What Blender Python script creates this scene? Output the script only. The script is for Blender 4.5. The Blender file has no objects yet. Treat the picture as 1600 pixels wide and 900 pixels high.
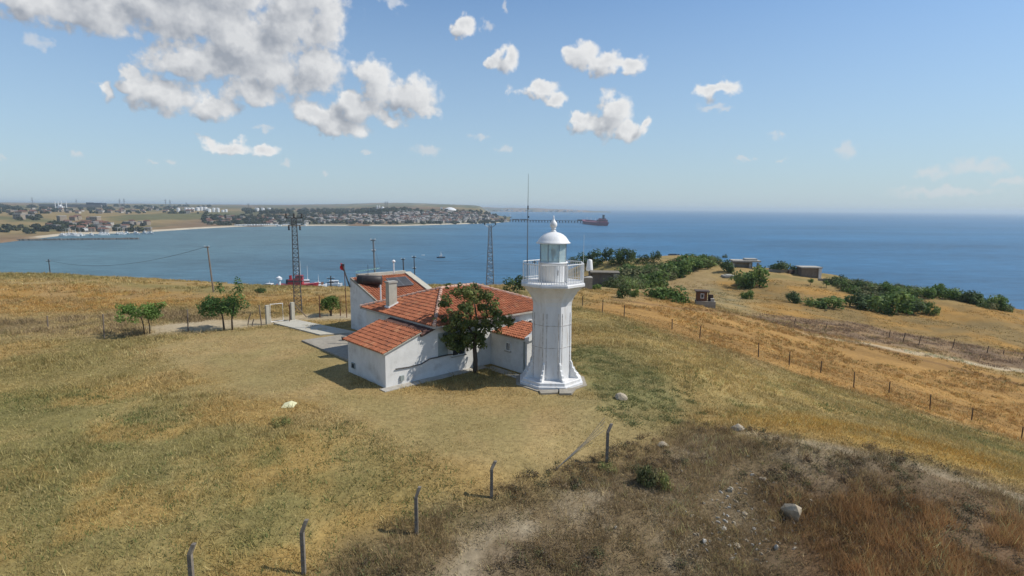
import bpy, bmesh, math, random
import numpy as np
from mathutils import Vector
random.seed(7); rng = np.random.default_rng(7)
scene = bpy.context.scene
C = scene.collection

# ------------------------------------------------------------------ camera
FPX, H, W0, H0 = 889.0, 10.4, 1600, 900
SEA = -43.0
ROLL, PITCH = math.radians(0.5), math.atan((450 - 324.6) / FPX)
cf = np.array([0, math.cos(PITCH), -math.sin(PITCH)])
_r = np.array([1.0, 0, 0]); _u = np.cross(_r, cf)
cr = _r * math.cos(ROLL) + _u * math.sin(ROLL)
cu = _u * math.cos(ROLL) - _r * math.sin(ROLL)
CAM = np.array([0, 0, H])
cam_data = bpy.data.cameras.new('camera'); cam_data.sensor_width = 36
cam_data.lens = 36 * FPX / W0; cam_data.clip_start = 0.5; cam_data.clip_end = 200000
cam = bpy.data.objects.new('camera', cam_data); C.objects.link(cam)
from mathutils import Matrix
cam.matrix_world = Matrix(((cr[0], cu[0], -cf[0], 0), (cr[1], cu[1], -cf[1], 0), (cr[2], cu[2], -cf[2], H), (0, 0, 0, 1)))
scene.camera = cam

# ------------------------------------------------------------------ light and exposure
SUN_EL, SUN_AZ = math.radians(48), math.radians(2)     # azimuth from +X towards +Y
sun_dir = Vector((math.cos(SUN_EL) * math.cos(SUN_AZ), math.cos(SUN_EL) * math.sin(SUN_AZ), math.sin(SUN_EL)))
sl = bpy.data.lights.new('sun', 'SUN'); sl.energy = 4.1; sl.angle = math.radians(0.5); sl.color = (1.0, 0.955, 0.88)
sun = bpy.data.objects.new('sun', sl); C.objects.link(sun)
sun.rotation_euler = (-sun_dir).to_track_quat('-Z', 'Y').to_euler()
scene.view_settings.view_transform = 'Standard'; scene.view_settings.look = 'None'
scene.view_settings.exposure = 0.08; scene.view_settings.gamma = 1.0

def ray(px, py):
    d = (px - 800) / FPX * cr + (450 - py) / FPX * cu + cf
    return d / d[1]

# ------------------------------------------------------------------ world: sky and clouds (by direction: azimuth, elevation)
SKY_STRENGTH = 0.12
world = bpy.data.worlds.new('World'); scene.world = world; world.use_nodes = True
wn, wl = world.node_tree.nodes, world.node_tree.links; wn.clear()
def N(t, **k):
    n = wn.new(t)
    for a, v in k.items(): setattr(n, a, v)
    return n
def M(op, a, b=None, c=None, clamp=False):
    n = N('ShaderNodeMath', operation=op); n.use_clamp = clamp
    for i, v in enumerate((a, b, c)):
        if v is None: continue
        if isinstance(v, (int, float)): n.inputs[i].default_value = v
        else: wl.new(v, n.inputs[i])
    return n.outputs[0]
def VM(op, a, b=None, c=None):
    n = N('ShaderNodeVectorMath', operation=op)
    for i, v in enumerate((a, b, c)):
        if v is None: continue
        if isinstance(v, tuple): n.inputs[i].default_value = v
        else: wl.new(v, n.inputs[i])
    return n
def MR(v, a, b, c=0.0, d=1.0, smooth=True):
    n = N('ShaderNodeMapRange'); n.interpolation_type = 'SMOOTHSTEP' if smooth else 'LINEAR'
    wl.new(v, n.inputs[0])
    for i, q in enumerate((a, b, c, d)): n.inputs[i + 1].default_value = q
    return n.outputs[0]
sky = N('ShaderNodeTexSky'); sky.sky_type = 'NISHITA'; sky.sun_disc = False
sky.sun_elevation = SUN_EL; sky.sun_rotation = math.pi / 2 - SUN_AZ
sky.altitude = 50; sky.air_density = 1.0; sky.dust_density = 0.1; sky.ozone_density = 2.5
tc = N('ShaderNodeTexCoord'); sep = N('ShaderNodeSeparateXYZ'); wl.new(tc.outputs['Generated'], sep.inputs[0])
az = M('ARCTAN2', sep.outputs[0], sep.outputs[1]); el = M('ARCSINE', sep.outputs[2])
comb = N('ShaderNodeCombineXYZ'); wl.new(az, comb.inputs[0]); wl.new(el, comb.inputs[1])
P0 = comb.outputs[0]
def warp(vec, scale, amt):
    n = N('ShaderNodeTexNoise'); n.noise_dimensions = '2D'; n.inputs['Scale'].default_value = scale; n.inputs['Detail'].default_value = 5; n.inputs['Roughness'].default_value = 0.5
    wl.new(vec, n.inputs['Vector']); return VM('MULTIPLY_ADD', n.outputs['Color'], (amt, amt * .75, 0), VM('ADD', vec, (-amt / 2, -amt * .375, 0)).outputs[0]).outputs[0]
# cloud lobes as seen from the hill: (x, y, half width, half height) measured on the sky, turned into directions
CLOUDS = [(60, 8, 95, 28), (140, 22, 105, 38), (230, 12, 105, 46), (330, 30, 98, 62), (310, 88, 86, 38), (395, 75, 98, 52), (440, 35, 76, 56), (250, -30, 260, 50), (470, -5, 70, 50), (505, 30, 36, 55),
          (490, 105, 52, 44), (420, 108, 62, 30), (160, 137, 16, 26), (210, 125, 30, 18), (262, 150, 66, 28), (330, 170, 54, 18), (390, 143, 52, 26),
          (585, 140, 38, 42), (640, 150, 46, 32), (560, 165, 40, 24), (500, 180, 52, 24), (535, 200, 46, 18), (600, 185, 30, 14), (660, 172, 30, 14),
          (905, 85, 36, 24), (945, 98, 40, 17), (985, 100, 26, 14), (963, 175, 26, 30), (945, 195, 40, 24), (975, 203, 30, 15), (912, 188, 12, 15),
          (728, 40, 17, 19), (795, 90, 18, 22), (775, 98, 16, 11), (840, 140, 34, 13), (868, 155, 22, 12), (1130, 139, 30, 16),
          (360, 226, 34, 13), (415, 236, 22, 11), (1003, 195, 12, 16)]
FAINT = [(763, 40, 13, 13), (60, 66, 26, 15), (615, 2, 20, 9), (668, 234, 24, 9), (785, 233, 18, 7), (408, 201, 18, 7), (1218, 211, 16, 9), (1322, 233, 20, 16),
         (1530, 262, 60, 16), (1450, 270, 34, 12), (1570, 285, 40, 10), (265, 253, 14, 7), (235, 251, 11, 5), (118, 242, 16, 7), (10, 249, 13, 6),
         (750, 214, 18, 7), (570, 238, 12, 5), (510, 271, 8, 6), (448, 254, 8, 6), (1165, 249, 18, 6), (1218, 249, 12, 5), (1120, 168, 34, 7), (790, 12, 8, 14), (1480, 300, 120, 9)]
def azel(px, py):
    d = ray(px, py); d = d / np.linalg.norm(d)
    return math.atan2(d[0], d[1]), math.asin(d[2])
def field(vec, lobes):
    out = None
    for (x, y, a, b) in lobes:
        u, v = azel(x, y); u1, _ = azel(x + a, y); _, v1 = azel(x, y - b)
        ia, ib = 1 / (u1 - u), 1 / (v1 - v)
        q = VM('MULTIPLY_ADD', vec, (ia, ib, 0), (-u * ia, -v * ib, 0))
        l = VM('LENGTH', q.outputs[0]).outputs['Value']
        out = l if out is None else M('SMOOTH_MIN', out, l, 0.22)
    return out
def fbm(vec, scale, detail, rough):
    n = N('ShaderNodeTexNoise'); n.noise_dimensions = '2D'
    n.inputs['Scale'].default_value = scale; n.inputs['Detail'].default_value = detail; n.inputs['Roughness'].default_value = rough
    wl.new(vec, n.inputs['Vector']); return n.outputs[0]
def dens(vec):
    f = M('SUBTRACT', 1.0, field(warp(vec, 24, 0.055), CLOUDS))
    n1 = fbm(vec, 24, 5, 0.50); n2 = fbm(vec, 80, 3, 0.5)
    n = M('ADD', M('MULTIPLY', M('SUBTRACT', n1, 0.5), 1.5), M('MULTIPLY', M('SUBTRACT', n2, 0.5), 0.55))
    return M('ADD', f, n), n
LIGHT = VM('ADD', P0, (0.017, 0.021, 0)).outputs[0]
d0, n0 = dens(P0); d1, _ = dens(LIGHT)
alpha = MR(d0, -0.17, 0.36)
deep = M('MULTIPLY', MR(d0, 0.25, 1.1), 0.30)
shade0 = M('SUBTRACT', MR(M('SUBTRACT', d0, d1), -0.70, 0.62, smooth=False), deep, clamp=True)
df = M('ADD', M('SUBTRACT', 1.0, field(warp(P0, 60, 0.034), FAINT)), M('MULTIPLY', n0, 0.8))
alpha2 = M('MULTIPLY', MR(df, -0.05, 0.8), 0.55)
shade = M('MAXIMUM', shade0, M('MULTIPLY', MR(M('SUBTRACT', df, d0), -0.1, 0.1), 0.72))
# the same kind of fair-weather cloud goes on over the rest of the sky
hz = M('MAXIMUM', sep.outputs[2], 0.06)
flat = N('ShaderNodeCombineXYZ'); wl.new(M('DIVIDE', sep.outputs[0], hz), flat.inputs[0]); wl.new(M('DIVIDE', sep.outputs[1], hz), flat.inputs[1])
g = fbm(flat.outputs[0], 0.9, 7, 0.6)
outside = M('MAXIMUM', MR(el, 0.37, 0.55), MR(M('ABSOLUTE', az), 0.85, 1.1))
alpha3 = M('MULTIPLY', M('MULTIPLY', MR(g, 0.55, 0.66), outside), MR(el, 0.02, 0.12))
cl = N('ShaderNodeMix'); cl.data_type = 'RGBA'; wl.new(shade, cl.inputs[0])
k = 1 / SKY_STRENGTH
cl.inputs[6].default_value = (0.33 * k, 0.355 * k, 0.40 * k, 1); cl.inputs[7].default_value = (0.80 * k, 0.80 * k, 0.795 * k, 1)
amax = M('MAXIMUM', M('MAXIMUM', M('MULTIPLY', alpha, 0.95), alpha2), M('MULTIPLY', alpha3, 0.85), clamp=True)
above = M('MULTIPLY', amax, MR(el, 0.0, 0.03))
mx = N('ShaderNodeMix'); mx.data_type = 'RGBA'; wl.new(above, mx.inputs[0])
tint = N('ShaderNodeMix'); tint.data_type = 'RGBA'; tint.blend_type = 'MULTIPLY'; tint.inputs[0].default_value = 1
wl.new(sky.outputs[0], tint.inputs[6]); tint.inputs[7].default_value = (0.92, 1.03, 1.10, 1)
pale = N('ShaderNodeMix'); pale.data_type = 'RGBA'; wl.new(MR(el, 0.34, -0.02, 0.04, 0.86, smooth=False), pale.inputs[0]); wl.new(tint.outputs[2], pale.inputs[6]); pale.inputs[7].default_value = (0.37 * k, 0.475 * k, 0.575 * k, 1)
wl.new(pale.outputs[2], mx.inputs[6]); wl.new(cl.outputs[2], mx.inputs[7])
bg = N('ShaderNodeBackground'); bg.inputs[1].default_value = SKY_STRENGTH
wo = N('ShaderNodeOutputWorld'); wl.new(mx.outputs[2], bg.inputs[0]); wl.new(bg.outputs[0], wo.inputs[0])
world.cycles.sampling_method = 'MANUAL'; world.cycles.sample_map_resolution = 1024

# ------------------------------------------------------------------ helpers: objects
def thing(name, label, cat, loc=(0, 0, 0), rz=0.0, group=None):
    o = bpy.data.objects.new(name, None); C.objects.link(o); o.empty_display_size = 0.3
    o.location = tuple(float(v) for v in loc); o.rotation_euler = (0, 0, rz); tag(o, label, cat, group); return o
def tag(o, label=None, cat=None, group=None, kind=None):
    if label: o['label'] = label
    if cat: o['category'] = cat
    if group: o['group'] = group
    if kind: o['kind'] = kind
    return o
class MB:
    def __init__(s): s.v = []; s.f = []; s.m = []
    def add(s, vs, fs, mi=0):
        b = len(s.v); s.v += [tuple(float(c) for c in p) for p in vs]
        s.f += [tuple(b + i for i in f) for f in fs]; s.m += [mi] * len(fs); return s
    def box(s, c, d, rz=0.0, mi=0, taper=1.0):
        cs, sn = math.cos(rz), math.sin(rz); vs = []
        for z in (-1, 1):
            t = taper if z > 0 else 1.0
            for x, y in ((-1, -1), (1, -1), (1, 1), (-1, 1)):
                a, b = x * d[0] / 2 * t, y * d[1] / 2 * t
                vs.append((c[0] + a * cs - b * sn, c[1] + a * sn + b * cs, c[2] + z * d[2] / 2))
        return s.add(vs, [(3, 2, 1, 0), (4, 5, 6, 7), (0, 1, 5, 4), (1, 2, 6, 5), (2, 3, 7, 6), (3, 0, 4, 7)], mi)
    def prism(s, poly, vec, mi=0):
        n = len(poly); p = [np.array(q, float) for q in poly]; v = np.array(vec, float)
        return s.add(p + [q + v for q in p], [tuple(range(n - 1, -1, -1)), tuple(range(n, 2 * n))] + [(i, (i + 1) % n, n + (i + 1) % n, n + i) for i in range(n)], mi)
    def tube(s, path, rad, n=8, mi=0, caps=True):
        p = [Vector(q) for q in path]; r = rad if isinstance(rad, (list, tuple)) else [rad] * len(p); b = []
        for i, q in enumerate(p):
            t = (p[min(i + 1, len(p) - 1)] - p[max(i - 1, 0)]).normalized()
            a = t.cross(Vector((0, 0, 1)) if abs(t.z) < 0.9 else Vector((1, 0, 0))).normalized(); c = t.cross(a)
            for k in range(n):
                w = 2 * math.pi * k / n; b.append(q + (a * math.cos(w) + c * math.sin(w)) * r[i])
        fs = [(i * n + k, i * n + (k + 1) % n, (i + 1) * n + (k + 1) % n, (i + 1) * n + k) for i in range(len(p) - 1) for k in range(n)]
        if caps: fs += [tuple(range(n - 1, -1, -1)), tuple((len(p) - 1) * n + k for k in range(n))]
        return s.add(b, fs, mi)
    def lathe(s, prof, n=24, c=(0, 0, 0), ph=0.0, mi=0):
        vs = [(c[0] + r * math.cos(2 * math.pi * k / n + ph), c[1] + r * math.sin(2 * math.pi * k / n + ph), c[2] + z) for r, z in prof for k in range(n)]
        fs = [(i * n + k, i * n + (k + 1) % n, (i + 1) * n + (k + 1) % n, (i + 1) * n + k) for i in range(len(prof) - 1) for k in range(n)]
        fs += [tuple(range(n - 1, -1, -1)), tuple((len(prof) - 1) * n + k for k in range(n))]
        return s.add(vs, fs, mi)
    def mesh(s, name, mats, smooth=False):
        me = bpy.data.meshes.new(name); me.from_pydata(s.v, [], s.f)
        for m in (mats if isinstance(mats, (list, tuple)) else [mats]): me.materials.append(m)
        me.polygons.foreach_set('material_index', s.m)
        if smooth: me.shade_auto_smooth(0.7) if hasattr(me, 'shade_auto_smooth') else me.polygons.foreach_set('use_smooth', [True] * len(s.f))
        me.update(); return me
    def build(s, name, mats, parent=None, kind=None, label=None, smooth=False, loc=None, rz=0.0):
        o = bpy.data.objects.new(name, s.mesh(name, mats, smooth)); C.objects.link(o)
        if parent: o.parent = parent
        if loc is not None: o.location = tuple(float(q) for q in loc)
        o.rotation_euler = (0, 0, rz)
        if kind: o['kind'] = kind
        if label: o['label'] = label
        return o
def np_mesh(name, V, F, mats, col=None, smooth=False, mi=None):
    """V (n,3), F (m,k) arrays -> mesh, optional per-vertex colour attribute 'col'"""
    me = bpy.data.meshes.new(name); V = np.asarray(V, np.float32); F = np.asarray(F, np.int32); kk = F.shape[1]
    me.vertices.add(len(V)); me.vertices.foreach_set('co', V.ravel())
    me.loops.add(F.size); me.loops.foreach_set('vertex_index', F.ravel())
    me.polygons.add(len(F)); me.polygons.foreach_set('loop_start', np.arange(0, F.size, kk, dtype=np.int32))
    try: me.polygons.foreach_set('loop_total', np.full(len(F), kk, np.int32))
    except Exception: pass
    for m in (mats if isinstance(mats, (list, tuple)) else [mats]): me.materials.append(m)
    if mi is not None: me.polygons.foreach_set('material_index', np.asarray(mi, np.int32))
    if smooth: me.polygons.foreach_set('use_smooth', np.ones(len(F), bool))
    if col is not None:
        a = me.color_attributes.new('col', 'FLOAT_COLOR', 'POINT')
        a.data.foreach_set('color', np.hstack([col, np.ones((len(col), 1))]).astype(np.float32).ravel())
    me.update(); me.validate(); return me
def link(name, me, parent=None, loc=(0, 0, 0), rz=0.0, s=None):
    o = bpy.data.objects.new(name, me); C.objects.link(o); o.location = tuple(float(q) for q in loc); o.rotation_euler = (0, 0, rz)
    if s is not None: o.scale = s if isinstance(s, tuple) else (s, s, s)
    if parent: o.parent = parent
    return o
def copy_tree(o, parent=None):
    c = o.copy(); C.objects.link(c)
    if parent: c.parent = parent
    for ch in list(o.children): copy_tree(ch, c)
    return c

# ------------------------------------------------------------------ helpers: materials
def mat(name, col, col2=None, scale=4.0, rough=0.8, bump=0.0, detail=6, stretch=(1, 1, 1), lo=0.35, hi=0.65, metal=0.0, spec=0.3, attr=False, var=0.0, bscale=None, two=None):
    m = bpy.data.materials.new(name); m.use_nodes = True; nt = m.node_tree; n, l = nt.nodes, nt.links
    b = n['Principled BSDF']; b.inputs['Roughness'].default_value = rough; b.inputs['Metallic'].default_value = metal
    b.inputs['Specular IOR Level'].default_value = spec
    tcn = n.new('ShaderNodeTexCoord'); mp = n.new('ShaderNodeMapping'); mp.inputs['Scale'].default_value = stretch
    l.new(tcn.outputs['Object'], mp.inputs[0])
    no = n.new('ShaderNodeTexNoise'); no.inputs['Scale'].default_value = scale; no.inputs['Detail'].default_value = detail; no.inputs['Roughness'].default_value = 0.65
    l.new(mp.outputs[0], no.inputs['Vector'])
    mr = n.new('ShaderNodeMapRange'); mr.inputs[1].default_value = lo; mr.inputs[2].default_value = hi; l.new(no.outputs[0], mr.inputs[0])
    if attr:
        at_ = n.new('ShaderNodeAttribute'); at_.attribute_name = 'col'
        mm = n.new('ShaderNodeMapRange'); l.new(no.outputs[0], mm.inputs[0]); mm.inputs[1].default_value = 0.3; mm.inputs[2].default_value = 0.7
        mm.inputs[3].default_value = 1 - var; mm.inputs[4].default_value = 1 + var
        vm = n.new('ShaderNodeVectorMath'); vm.operation = 'SCALE'; l.new(at_.outputs['Color'], vm.inputs[0]); l.new(mm.outputs[0], vm.inputs['Scale'])
        src = vm.outputs[0]
    else:
        mi = n.new('ShaderNodeMix'); mi.data_type = 'RGBA'; mi.inputs[6].default_value = (*col, 1); mi.inputs[7].default_value = (*(col2 or col), 1)
        l.new(mr.outputs[0], mi.inputs[0]); src = mi.outputs[2]
        if two:       # second, coarser stain layer
            c3, sc3, lo3, hi3 = two
            no3 = n.new('ShaderNodeTexNoise'); no3.inputs['Scale'].default_value = sc3; no3.inputs['Detail'].default_value = 8; no3.inputs['Roughness'].default_value = 0.7
            l.new(mp.outputs[0], no3.inputs['Vector'])
            mr3 = n.new('ShaderNodeMapRange'); mr3.inputs[1].default_value = lo3; mr3.inputs[2].default_value = hi3; l.new(no3.outputs[0], mr3.inputs[0])
            mi3 = n.new('ShaderNodeMix'); mi3.data_type = 'RGBA'; l.new(mr3.outputs[0], mi3.inputs[0]); l.new(src, mi3.inputs[6]); mi3.inputs[7].default_value = (*c3, 1); src = mi3.outputs[2]
    l.new(src, b.inputs['Base Color'])
    if bump:
        bn = n.new('ShaderNodeTexNoise'); bn.inputs['Scale'].default_value = bscale or scale * 4; bn.inputs['Detail'].default_value = 5
        l.new(mp.outputs[0], bn.inputs['Vector'])
        bp = n.new('ShaderNodeBump'); bp.inputs['Strength'].default_value = 0.6; bp.inputs['Distance'].default_value = bump
        l.new(bn.outputs[0], bp.inputs['Height']); l.new(bp.outputs[0], b.inputs['Normal'])
    return m
def leafmat(name):
    m = bpy.data.materials.new(name); m.use_nodes = True; n, l = m.node_tree.nodes, m.node_tree.links
    b = n['Principled BSDF']; a = n.new('ShaderNodeAttribute'); a.attribute_name = 'col'
    l.new(a.outputs['Color'], b.inputs['Base Color']); b.inputs['Roughness'].default_value = 0.7; b.inputs['Specular IOR Level'].default_value = 0.2
    t = n.new('ShaderNodeBsdfTranslucent'); l.new(a.outputs['Color'], t.inputs[0])
    mxs = n.new('ShaderNodeMixShader'); mxs.inputs[0].default_value = 0.3
    l.new(b.outputs[0], mxs.inputs[1]); l.new(t.outputs[0], mxs.inputs[2]); l.new(mxs.outputs[0], n['Material Output'].inputs[0])
    return m
WHITE = mat('sunlit_white', (0.74, 0.73, 0.70), (0.64, 0.63, 0.60), 2.5, 0.55, 0.004, two=((0.50, 0.47, 0.42), 1.3, 0.60, 0.80))
TOWER = mat('tower_paint', (0.74, 0.73, 0.71), (0.65, 0.64, 0.62), 3.0, 0.45, 0.003, stretch=(1, 1, 0.25), two=((0.46, 0.39, 0.31), 2.0, 0.55, 0.82))
IRONW = mat('white_iron', (0.80, 0.79, 0.76), (0.72, 0.70, 0.66), 9, 0.45)
SEAM = mat('rusty_seam', (0.30, 0.25, 0.21), (0.62, 0.60, 0.57), 5, 0.8, lo=0.42, hi=0.6)
WALL = mat('whitewash', (0.70, 0.69, 0.66), (0.60, 0.59, 0.56), 1.6, 0.9, 0.01, two=((0.40, 0.37, 0.33), 0.9, 0.53, 0.80))
CONC = mat('concrete', (0.35, 0.315, 0.25), (0.26, 0.23, 0.185), 3, 0.9, 0.01, two=((0.22, 0.19, 0.15), 1.1, 0.56, 0.8))
PLINTH = mat('pale_concrete', (0.46, 0.43, 0.37), (0.34, 0.31, 0.26), 2, 0.9, 0.01)
BEIGE = mat('beige_render', (0.50, 0.47, 0.38), (0.40, 0.37, 0.30), 3, 0.9, 0.006)
TILE = mat('terracotta_tile', (0, 0, 0), scale=2.2, rough=0.85, bump=0.006, attr=True, var=0.28); TILE['tint'] = (0.345, 0.118, 0.055)
DARKT = mat('dark_brown_tile', (0, 0, 0), scale=3, rough=0.9, bump=0.006, attr=True, var=0.3); DARKT['tint'] = (0.11, 0.056, 0.042)
RIDGE = mat('mortared_ridge', (0.56, 0.42, 0.33), (0.42, 0.20, 0.13), 5, 0.9, 0.006)
GLASS = bpy.data.materials.new('lantern_glass'); GLASS.use_nodes = True
_b = GLASS.node_tree.nodes['Principled BSDF']; _b.inputs['Base Color'].default_value = (0.92, 0.96, 0.95, 1); _b.inputs['Roughness'].default_value = 0.03
_b.inputs['Transmission Weight'].default_value = 0.70; _b.inputs['IOR'].default_value = 1.05; _b.inputs['Base Color'].default_value = (0.80, 0.90, 0.88, 1)
DARKG = mat('dark_pane', (0.03, 0.04, 0.05), (0.05, 0.06, 0.07), 3, 0.15, spec=0.5)
DARK = mat('dark_metal', (0.05, 0.05, 0.052), (0.08, 0.075, 0.07), 6, 0.6)
STEEL = mat('galvanised_steel', (0.16, 0.18, 0.20), (0.24, 0.25, 0.26), 8, 0.5, metal=0.3)
RUST = mat('rusty_steel', (0.20, 0.09, 0.045), (0.12, 0.06, 0.04), 8, 0.85)
WOOD = mat('weathered_wood', (0.15, 0.11, 0.08), (0.23, 0.19, 0.15), 7, 0.9, stretch=(1, 1, 0.2))
DWOOD = mat('dark_wood', (0.06, 0.04, 0.03), (0.11, 0.08, 0.06), 8, 0.9, stretch=(1, 1, 0.2))
POSTC = mat('grey_concrete_post', (0.25, 0.215, 0.17), (0.13, 0.11, 0.09), 6, 0.9, 0.006)
BLACK = mat('black_plastic', (0.03, 0.026, 0.024), (0.055, 0.045, 0.04), 4, 0.5)
ROCK = mat('pale_rock', (0.42, 0.35, 0.25), (0.29, 0.24, 0.17), 2, 0.9, 0.02)
BARK = mat('tree_bark', (0.13, 0.10, 0.075), (0.08, 0.06, 0.045), 9, 0.95, 0.01, stretch=(1, 1, 0.25))
LEAF = leafmat('leaves')
GRASS = leafmat('grass_blades')
RED = mat('red_paint', (0.38, 0.03, 0.035), (0.28, 0.02, 0.03), 3, 0.5)
FLAGR = mat('red_cloth', (0.55, 0.03, 0.03), (0.45, 0.02, 0.02), 5, 0.8)
GREENM = mat('greenish_metal', (0.20, 0.38, 0.33), (0.28, 0.45, 0.40), 9, 0.5)
PANEL = mat('collector_glass', (0.05, 0.05, 0.05), (0.08, 0.08, 0.08), 3, 0.5)
SHEDR = mat('weathered_roof', (.22, .19, .145), (.15, .13, .10), 2, .9); SHEDW = mat('grey_brown_board', (.20, .18, .155), (.14, .125, .11), 3, .9, stretch=(1, 1, .2))
GGREY = mat('grey_green_paint', (0.30, 0.33, 0.31), (0.24, 0.27, 0.25), 3, 0.7)
PALEY = mat('pale_yellow_sheet', (0.72, 0.68, 0.40), (0.6, 0.56, 0.33), 5, 0.8)

# ------------------------------------------------------------------ noise
def _h(ix, iy, s):
    n = (ix.astype(np.int64) * 374761393 + iy.astype(np.int64) * 668265263 + s * 974711) & 0x7fffffff
    n = ((n ^ (n >> 13)) * 1274126177) & 0x7fffffff
    return ((n ^ (n >> 16)) & 0xffff) / 65535.0
def vnoise(x, y, s=0):
    x0 = np.floor(x); y0 = np.floor(y); fx = x - x0; fy = y - y0; fx = fx * fx * (3 - 2 * fx); fy = fy * fy * (3 - 2 * fy)
    a, b, c, d = _h(x0, y0, s), _h(x0 + 1, y0, s), _h(x0, y0 + 1, s), _h(x0 + 1, y0 + 1, s)
    return (a * (1 - fx) + b * fx) * (1 - fy) + (c * (1 - fx) + d * fx) * fy
def fnoise(x, y, sc, s=0, oct_=4):
    t = 0; a = 1.0; w = 0
    for i in range(oct_):
        t = t + a * vnoise(x / sc + 17.3 * i, y / sc - 9.1 * i, s + i); w += a; a *= 0.55; sc /= 2.03
    return t / w
def sstep(x, a, b):
    t = np.clip((x - a) / (b - a), 0, 1); return t * t * (3 - 2 * t)

# ------------------------------------------------------------------ terrain: a thin-plate surface through surveyed points
CP = []
for x, y in ((-30, 20), (-20, 19), (-10, 18), (-18, 27), (-7, 30), (3, 33), (0, 26), (-15, 40), (8, 36), (-30, 35), (-42, 45), (-20, 55), (-2, 50), (8, 46), (-48, 60), (-12, 62), (4, 60), (-4, 41), (-30, 65), (-12, 49)):
    CP.append((x, y, 0.0))
def cp(px, py, dep): CP.append(tuple(CAM + dep * ray(px, py)))
for a in ((0, 430, 84), (200, 437, 80), (400, 458, 70), (640, 449, 76), (760, 449, 79),
          (940, 488, 60), (1052, 513, 57), (1185, 555, 54), (1333, 603, 51), (1518, 655, 47.5), (1597, 683, 46),
          (1100, 640, 30), (1250, 650, 32), (1450, 680, 31), (1600, 740, 27), (1100, 570, 41), (1000, 540, 44), (1300, 620, 43),
          (1035, 695, 25.0), (1240, 693, 23.6), (1400, 716, 22.6), (1600, 783, 20.6), (1600, 900, 16.8), (1300, 900, 17.2), (1000, 900, 17.5), (700, 900, 17.0), (1240, 790, 20.3), (900, 790, 20.5),
          (1200, 505, 82), (1400, 548, 77), (1600, 580, 74), (1100, 478, 82), (950, 450, 115), (1350, 490, 112), (1267, 432, 175), (1330, 440, 162), (1240, 427, 178), (1310, 434, 168), (1390, 453, 158), (1160, 418, 190), (1100, 407, 220), (1000, 410, 215), (900, 418, 200),
          (1450, 468, 150), (1570, 484, 140), (1600, 520, 105), (830, 455, 110), (1200, 450, 140), (1050, 440, 150)): cp(*a)
CP += [(-60, 130, -12), (-20, 130, -13), (-60, 200, -28), (-20, 200, -28), (-100, 280, -43), (-20, 280, -44), (-150, 60, 0), (-150, 100, -4), (-150, 200, -27), (-150, 320, -50), (0, 330, -50),
       (0, -20, -1.0), (-50, -10, 0), (-60, 25, 0.3), (25, 250, -30), (60, 275, -28), (30, 310, -48), (85, 330, -48), (112, 220, -38), (125, 262, -50), (138, 178, -36), (165, 205, -50),
       (152, 158, -36), (185, 150, -50), (172, 100, -32), (205, 100, -50), (120, 60, -19), (200, 40, -42), (245, 40, -52), (60, 20, -8), (60, -10, -9), (110, 10, -18), (28, 0, -2), (0, 180, -20)]
CP = np.array(CP)
def _tps(d2): return np.where(d2 > 0, d2 * np.log(d2 + 1e-12), 0) * 0.5
_n = len(CP); _d2 = ((CP[:, None, :2] - CP[None, :, :2]) ** 2).sum(-1)
_A = np.zeros((_n + 3, _n + 3)); _A[:_n, :_n] = _tps(_d2) + np.eye(_n) * 6.0; _A[:_n, _n] = 1; _A[:_n, _n + 1:] = CP[:, :2]; _A[_n:, :_n] = _A[:_n, _n:].T
_w = np.linalg.solve(_A, np.concatenate([CP[:, 2], [0, 0, 0]]))
HX, HY, HA = -7.23, 31.72, math.radians(43)               # house corner and heading
he1 = np.array([math.cos(HA), math.sin(HA)]); he2 = np.array([-he1[1], he1[0]])
def hl(x, y): return (x - HX) * he1[0] + (y - HY) * he1[1], (x - HX) * he2[0] + (y - HY) * he2[1]
def hw(a, b, z=0.0): return (HX + a * he1[0] + b * he2[0], HY + a * he1[1] + b * he2[1], z)
def tz_smooth(x, y):
    x = np.atleast_1d(np.asarray(x, float)); y = np.atleast_1d(np.asarray(y, float)); out = np.empty(x.shape); f = x.ravel(); gq = y.ravel(); o = np.empty(f.shape)
    for i in range(0, len(f), 20000):
        xx, yy = f[i:i + 20000], gq[i:i + 20000]
        d2 = (xx[:, None] - CP[None, :, 0]) ** 2 + (yy[:, None] - CP[None, :, 1]) ** 2
        o[i:i + 20000] = _tps(d2) @ _w[:_n] + _w[_n] + _w[_n + 1] * xx + _w[_n + 2] * yy
    # level pad under the house and tower
    a, b = hl(f, gq); da = np.maximum(np.maximum(-2 - a, a - 16), 0); db = np.maximum(np.maximum(-8.5 - b, b - 18), 0)
    pad = 1 - sstep(np.hypot(da, db), 0.5, 5)
    o = o * (1 - pad)
    return np.clip(o, -47, 6).reshape(x.shape)
def tz(x, y):
    x = np.atleast_1d(np.asarray(x, float)); y = np.atleast_1d(np.asarray(y, float)); z = tz_smooth(x, y)
    a, b = hl(x, y); da = np.maximum(np.maximum(-1 - a, a - 15), 0); db = np.maximum(np.maximum(-8 - b, b - 17), 0)
    rough = sstep(np.hypot(da, db), 0.3, 3)
    far = sstep(np.hypot(x, y), 60, 160)
    return np.clip(z + rough * ((fnoise(x, y, 3.2, 3, 4) - 0.5) * 0.26 + (fnoise(x, y, 14, 9, 2) - 0.5) * (0.25 + 1.4 * far)), -47, 8)
_T = np.concatenate([np.arange(8, 60, 0.12), np.arange(60, 140, 0.4), np.arange(140, 420, 1.0)])
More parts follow.
